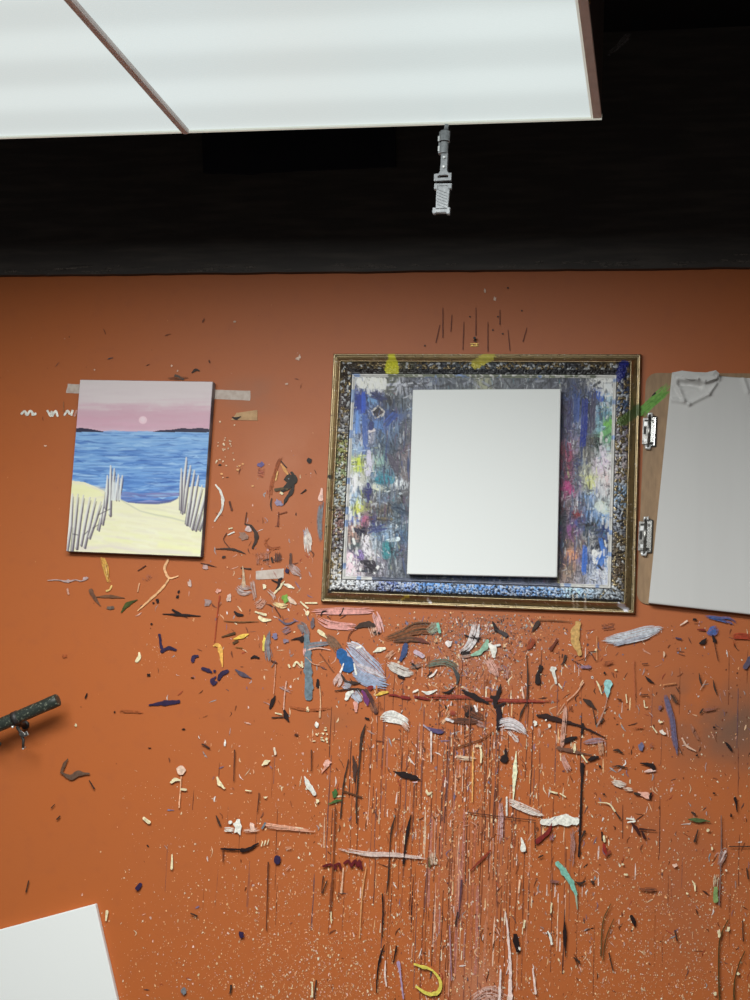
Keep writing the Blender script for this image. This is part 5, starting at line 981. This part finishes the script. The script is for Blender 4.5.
fm = np.exp(-((ppx - 695) / 17) ** 2 - ((ppy - 380.5) / 6.5) ** 2) + .6 * np.exp(-((ppx - 680) / 7) ** 2 - ((ppy - 392) / 8) ** 2)
rel += fm * (1 - np.abs(2 * vnoise(Uu * 85 + .3 * Vv * 85, Vv * 150) - 1)) * .0042
rel += (vnoise(Uu * 26 + 5, Vv * 4) - .5) * .0016
rel *= np.clip(np.minimum(Uu, wid - Uu) / .003, 0.25, 1)
base[..., 1] -= rel
bottom = np.clip(Vv / .004, 0, 1); base[..., 1] += (1 - bottom) * .0006
idx = np.arange(nx * nz).reshape(nz, nx); F = np.stack([idx[:-1, :-1], idx[:-1, 1:], idx[1:, 1:], idx[1:, :-1]], -1).reshape(-1, 4).tolist()
rim = list(idx[0, :]) + list(idx[1:, -1]) + list(idx[-1, -2::-1]) + list(idx[-2:0, 0][::1])
V = base.reshape(-1, 3).tolist(); b0 = len(V)
for i in rim: x, y, z = V[i]; V.append((x, -bt - .0008, z))
n_ = len(rim)
for i in range(n_): F.append((rim[i], b0 + i, b0 + (i + 1) % n_, rim[(i + 1) % n_]))
F.append(tuple(b0 + i for i in range(n_)))
pyd('paper_wrap', V, F, M_paper, paper, False)
for p_ in bpy.data.objects['paper_wrap'].data.polygons: p_.use_smooth = len(p_.vertices) == 4 and p_.index < (nx - 1) * (nz - 1)
# loose folded edge of paper standing along the top
fl = [(672, 372.6), (682, 370.6), (694, 372), (706, 372.4), (716, 370.2), (719.5, 373.5), (717, 378), (706, 381.8), (700, 379.6), (690, 379.4), (680, 378.2)]
vv = []; 
for i, (x, y) in enumerate(fl): p_ = P(x, y, PT + (.0115 if i >= 6 and i < 10 else .0045) + .003 * ((i * 37) % 5) / 5); vv.append(p_)
cpt = [P(x, y, PT + .0085 + .004 * ((i * 53) % 4) / 4) for i, (x, y) in enumerate([(680, 374.8), (690, 375.4), (702, 376.6), (712, 375.4)])]
allv = vv + cpt
ff = [(0, 1, 11), (1, 2, 12, 11), (2, 3, 13, 12), (3, 4, 14, 13), (4, 5, 14), (5, 6, 14), (6, 7, 13, 14), (7, 8, 13), (8, 9, 12, 13), (9, 10, 11, 12), (10, 0, 11)]
o = pyd('folded_paper_edge', allv, ff, M_paper, paper)
md = o.modifiers.new('solid', 'SOLIDIFY'); md.thickness = .0008; md.offset = 1

# ================================================================== CEILING LIGHT
LZ = 1.5 + .881; LXR = -.122; LXD0, LXD1 = -.823, -.811; LXL = -1.512; LY0 = -.600; LY1 = -1.85
M_diff = diffuser_material()
lamp = empty('ceiling_light', ((LXL + LXR) / 2, (LY0 + LY1) / 2, CEIL)); tag(lamp, 'large boxed fluorescent ceiling light with two lit white diffuser panels', 'ceiling light')
RW = .012
bm = bmesh.new()
t_ = .004
for x0, x1, y0, y1 in ((LXL, LXL + t_, LY1, LY0), (LXR - t_, LXR, LY1, LY0), (LXL + t_, LXR - t_, LY0 - t_, LY0), (LXL + t_, LXR - t_, LY1, LY1 + t_)): box(bm, x0, x1, y0, y1, LZ + .004, CEIL)
box(bm, LXL + t_, LXR - t_, LY1 + t_, LY0 - t_, LZ + .05, LZ + .06)
from_bm('housing', bm, M_housing, lamp)
def bar(name, x0, x1, y0, y1, z0, z1, material, bev=.001):
    bm = bmesh.new(); box(bm, x0, x1, y0, y1, z0, z1, bev); return from_bm(name, bm, material, lamp)
bar('side_rail', LXR - RW, LXR + .0015, LY1, LY0, LZ, LZ + .008, M_rail); bar('side_rail', LXL - .0015, LXL + RW, LY1, LY0, LZ, LZ + .008, M_rail)
bar('divider_bar', LXD0, LXD1, LY1, LY0 - .005, LZ - .006, LZ + .008, M_rail, .0042)
bar('front_rim', LXL, LXR + .0015, LY0 - .005, LY0 + .0015, LZ - .0006, LZ + .008, M_rim, .0006)
for x0, x1 in ((LXL + RW, LXD0), (LXD1, LXR - RW)):
    bm = bmesh.new(); box(bm, x0, x1, LY1 + .006, LY0 - .005, LZ + .0025, LZ + .0055); from_bm('diffuser', bm, M_diff, lamp)
    e_ = x1; bar('edge_bead', e_ - .0035, e_, LY1 + .006, LY0 - .005, LZ + .0005, LZ + .006, M_rim, .0005)
bm = bmesh.new(); pc = Vector((LXR + .0005, -.98, LZ + .012)); tube(bm, [pc, pc + Vector((.002, 0, 0))], [.0028, .0022], 12); from_bm('screw', bm, M_brass, lamp)

# ================================================================== PANEL + LATCH ON THE BEAM
bot = [(203, 172), (210, 173), (222, 172.4), (234, 173), (247, 174), (254, 173.2), (262, 172), (280, 171.4), (296, 170.2), (330, 168.8), (362, 167.4), (395.5, 166)]
top = [(394.5, 104), (201, 112)]
bm = bmesh.new(); pts = [WX(x, y, .022) for x, y in bot + top]; prism(bm, [(float(a), float(b)) for a, b in pts], -.022, -.0142, .0008)
o = tag(from_bm('black_panel', bm, M_panel), 'flat black panel fixed on the black beam, half hidden by the ceiling light', 'panel')
LD = .597
lk = P(443, 172, LD); latch = empty('metal_latch', (lk.x, -LD, lk.z)); tag(latch, 'grey metal buckle latch hanging from the front rim of the ceiling light', 'latch')
yb = -.5925
def lz(py): return float(WX(443, py, LD)[1])
def lx(px, py): return float(WX(px, py, LD)[0])
def lprism(name, pxs, y0, y1, material, bev=.0006, parent=latch):
    bm = bmesh.new(); prism(bm, [(float(a), float(b)) for a, b in (WX(x, y, LD) for x, y in pxs)], y0, y1, bev); return from_bm(name, bm, material, parent)
bm = bmesh.new(); tube(bm, [(lx(447.5, 124), yb - .010, lz(126)), (lx(446, 133), yb - .010, lz(133))], .0036, 12); from_bm('pin', bm, M_grey, latch, True)
def barrel(name, y0, y1, rad):
    bm = bmesh.new(); a = Vector((lx(445.5 - (y0 - 132) * .06, y0), yb - .008, lz(y0))); b = Vector((lx(445.5 - (y1 - 132) * .06, y1), yb - .008, lz(y1)))
    tube(bm, [a, b], rad, 20); box(bm, min(a.x, b.x) - .0092, min(a.x, b.x), yb - .010, yb, b.z, a.z, .0006); return from_bm(name, bm, M_grey, latch)
barrel('barrel', 132.6, 142.6, .0085); barrel('barrel', 143.4, 154.4, .0066)
for y in (140, 150):
    lprism('window', [(438.6, y - 2.6), (440.2, y - 2.6), (440, y + 2.4), (438.4, y + 2.4)], yb - .0108, yb - .0098, M_rivet, 0)
lprism('strap', [(441.8, 153), (448.2, 153), (447.4, 172), (440.6, 172)], yb - .0105, yb, M_grey)
for y, x in ((158.8, 444.8), (168.2, 444.2)):
    bm = bmesh.new(); p_ = Vector((lx(x, y), yb - .0104, lz(y))); tube(bm, [p_, p_ + Vector((0, -.0016, 0)), p_ + Vector((0, -.0024, 0))], [.0030, .0026, .0012], 14); from_bm('rivet', bm, M_rivet, latch, True)
# buckle ring: outer rectangle with oval hole
bm = bmesh.new()
def ring(outer, inner, y0, y1):
    n = len(outer); R_ = [[bm.verts.new((float(WX(x, y, LD)[0]), yy, float(WX(x, y, LD)[1]))) for x, y in L_] for L_ in (outer, inner) for yy in (y0, y1)]
    of, ob, if_, ib = R_
    for i in range(n):
        j = (i + 1) % n
        for q in ((of[i], of[j], if_[j], if_[i]), (ob[i], ib[i], ib[j], ob[j]), (of[i], ob[i], ob[j], of[j]), (if_[i], if_[j], ib[j], ib[i])): bm.faces.new(q)
ring([(434.6, 182.4), (434.8, 175.6), (439.4, 175), (441, 172), (447.6, 172), (449, 174.4), (452, 174.2), (451.8, 181.6)], [(438.4, 179.4), (438.2, 177.6), (440.4, 176.6), (441.8, 176.4), (446.6, 176.2), (448.6, 176.4), (449, 177.6), (448.8, 179)], yb - .012, yb - .006)
from_bm('buckle', bm, M_grey, latch)
lprism('tongue', [(436.8, 185), (450.4, 185), (448, 209), (436, 209)], yb - .008, yb, M_grey)
lprism('shoulder', [(434.4, 190), (434.8, 184.4), (452.2, 184.2), (451.6, 189.2), (448.4, 189.4), (448.2, 186.6), (438, 186.8), (437.8, 190)], yb - .0095, yb - .001, M_grey)
lprism('foot', [(432.8, 214), (433.2, 208.6), (436.2, 208.6), (436.4, 210), (447.4, 209.8), (447.4, 208.2), (450.4, 208.2), (449.8, 214.4), (446.8, 214.4), (446.6, 213), (436, 213.2), (435.8, 214.2)], yb - .0095, yb, M_grey)
bm = bmesh.new()
for i in range(6):
    y = 190 + i * 3
    a = Vector((lx(437.6, y), yb - .0082, lz(y))); b = Vector((lx(447.4, y + 4), yb - .0082, lz(y + 4))); tube(bm, [a, b], .0006, 6)
from_bm('grip_ridge', bm, M_grey, latch)

# ================================================================== ROD WITH CLAMP
rd = .060
a = P(57.5, 700, rd); b = P(0, 724.8, rd); dirv = (a - b).normalized(); start = b - dirv * .25
rod = empty('paint_rod', (b.x, 0, b.z)); tag(rod, 'dark paint-flecked round rod on a small clamp, jutting in at the left edge', 'rod')
bm = bmesh.new(); R0 = .0132
L_ = (a - start).length; pts = [start + dirv * L_ * t for t in np.linspace(0, 1, 26)]
tube(bm, pts + [a + dirv * .0012, a + dirv * .0016], [R0 * (1 + .02 * math.sin(i * 1.9)) for i in range(26)] + [R0 * .93, R0 * .80], 22)
o = from_bm('shaft', bm, M_rod, rod, True)
cpos = P(16, 718, rd)
bm = bmesh.new(); tube(bm, [cpos - dirv * .006, cpos + dirv * .006], [R0 * 1.10] * 2, 22); from_bm('collar', bm, M_iron, rod, True)
bm = bmesh.new(); q0 = cpos + Vector((0, .006, -.012)); tube(bm, [q0, Vector((cpos.x - .004, -.030, cpos.z - .016)), Vector((cpos.x - .006, 0, cpos.z - .016))], .005, 12); tube(bm, [Vector((cpos.x - .006, -.004, cpos.z - .016)), Vector((cpos.x - .006, 0, cpos.z - .016))], .009, 20); from_bm('wall_bracket', bm, M_iron, rod, True)
d1 = rd + .004
bm = bmesh.new(); tube(bm, [P(17, 727, d1), P(20, 731, d1 + .004), P(23.5, 740, d1 + .006), P(23, 748, d1 + .006)], [.0034, .0034, .0030, .0026], 10); from_bm('clamp_arm', bm, M_slot, rod, True)
bm = bmesh.new(); wc = P(24, 735, d1 + .008)
for sgn in (-1, 1):
    box(bm, 0, .0100, -.0018, .0018, -.0048, .0048, .0012, Matrix.Translation(wc) @ Matrix.Rotation(math.radians(-28 if sgn > 0 else 205), 4, 'Y'))
tube(bm, [wc + Vector((0, -.004, 0)), wc + Vector((0, .006, 0))], .0036, 12)
from_bm('wing_nut', bm, M_lever, rod)
for (x, y, r_) in ((12.4, 727, .0028), (23, 748.5, .0024)):
    bm = bmesh.new(); c0 = P(x, y, d1 + .006); tube(bm, [c0 + Vector((0, .010, .002)), c0 + Vector((0, .001, 0)), c0, c0 + Vector((0, -.0016, 0))], [.002, .002, r_, r_ * .5], 12); from_bm('bolt', bm, M_rivet, rod, True)
bm = bmesh.new(); c0 = P(-1, 744, rd); tube(bm, [P(-8, 731, rd), P(-4, 739, rd + .003), c0], .0034, 10); tube(bm, [c0 + Vector((0, .003, 0)), c0 + Vector((0, -.003, 0))], .0042, 12); from_bm('clamp_arm', bm, M_slot, rod, True)

# ================================================================== LIGHT
def area(name, x, y, sx, sy, power, z=LZ, col=(.98, 1, .975)):
    l = bpy.data.lights.new(name, 'AREA'); l.shape = 'RECTANGLE'; l.size = sx; l.size_y = sy; l.energy = power; l.color = col
    o = bpy.data.objects.new(name, l); o.location = (x, y, z); COL.objects.link(o); return o
area('fixture_boost_light', -.82, -1.50, 1.30, .66, 57.5, LZ - .002)  # unseen area lamp below the diffuser, added to strengthen the fixture's light
area('added_fill_light', -1.0, -3.3, 1.4, 1.2, 68)  # unseen lamp behind the camera, added as fill for the wall
W = bpy.data.worlds.new('room_ambient'); scene.world = W; W.use_nodes = True
bg = W.node_tree.nodes['Background']; bg.inputs[0].default_value = (1.0, .97, .94, 1); bg.inputs[1].default_value = .08

vs = scene.view_settings; vs.view_transform = 'Standard'; vs.look = 'None'; vs.exposure = 0.0; vs.gamma = 1.0; vs.use_curve_mapping = False
scene.cycles.use_denoising = True
scene.cycles.max_bounces = 6; scene.cycles.sample_clamp_indirect = 4
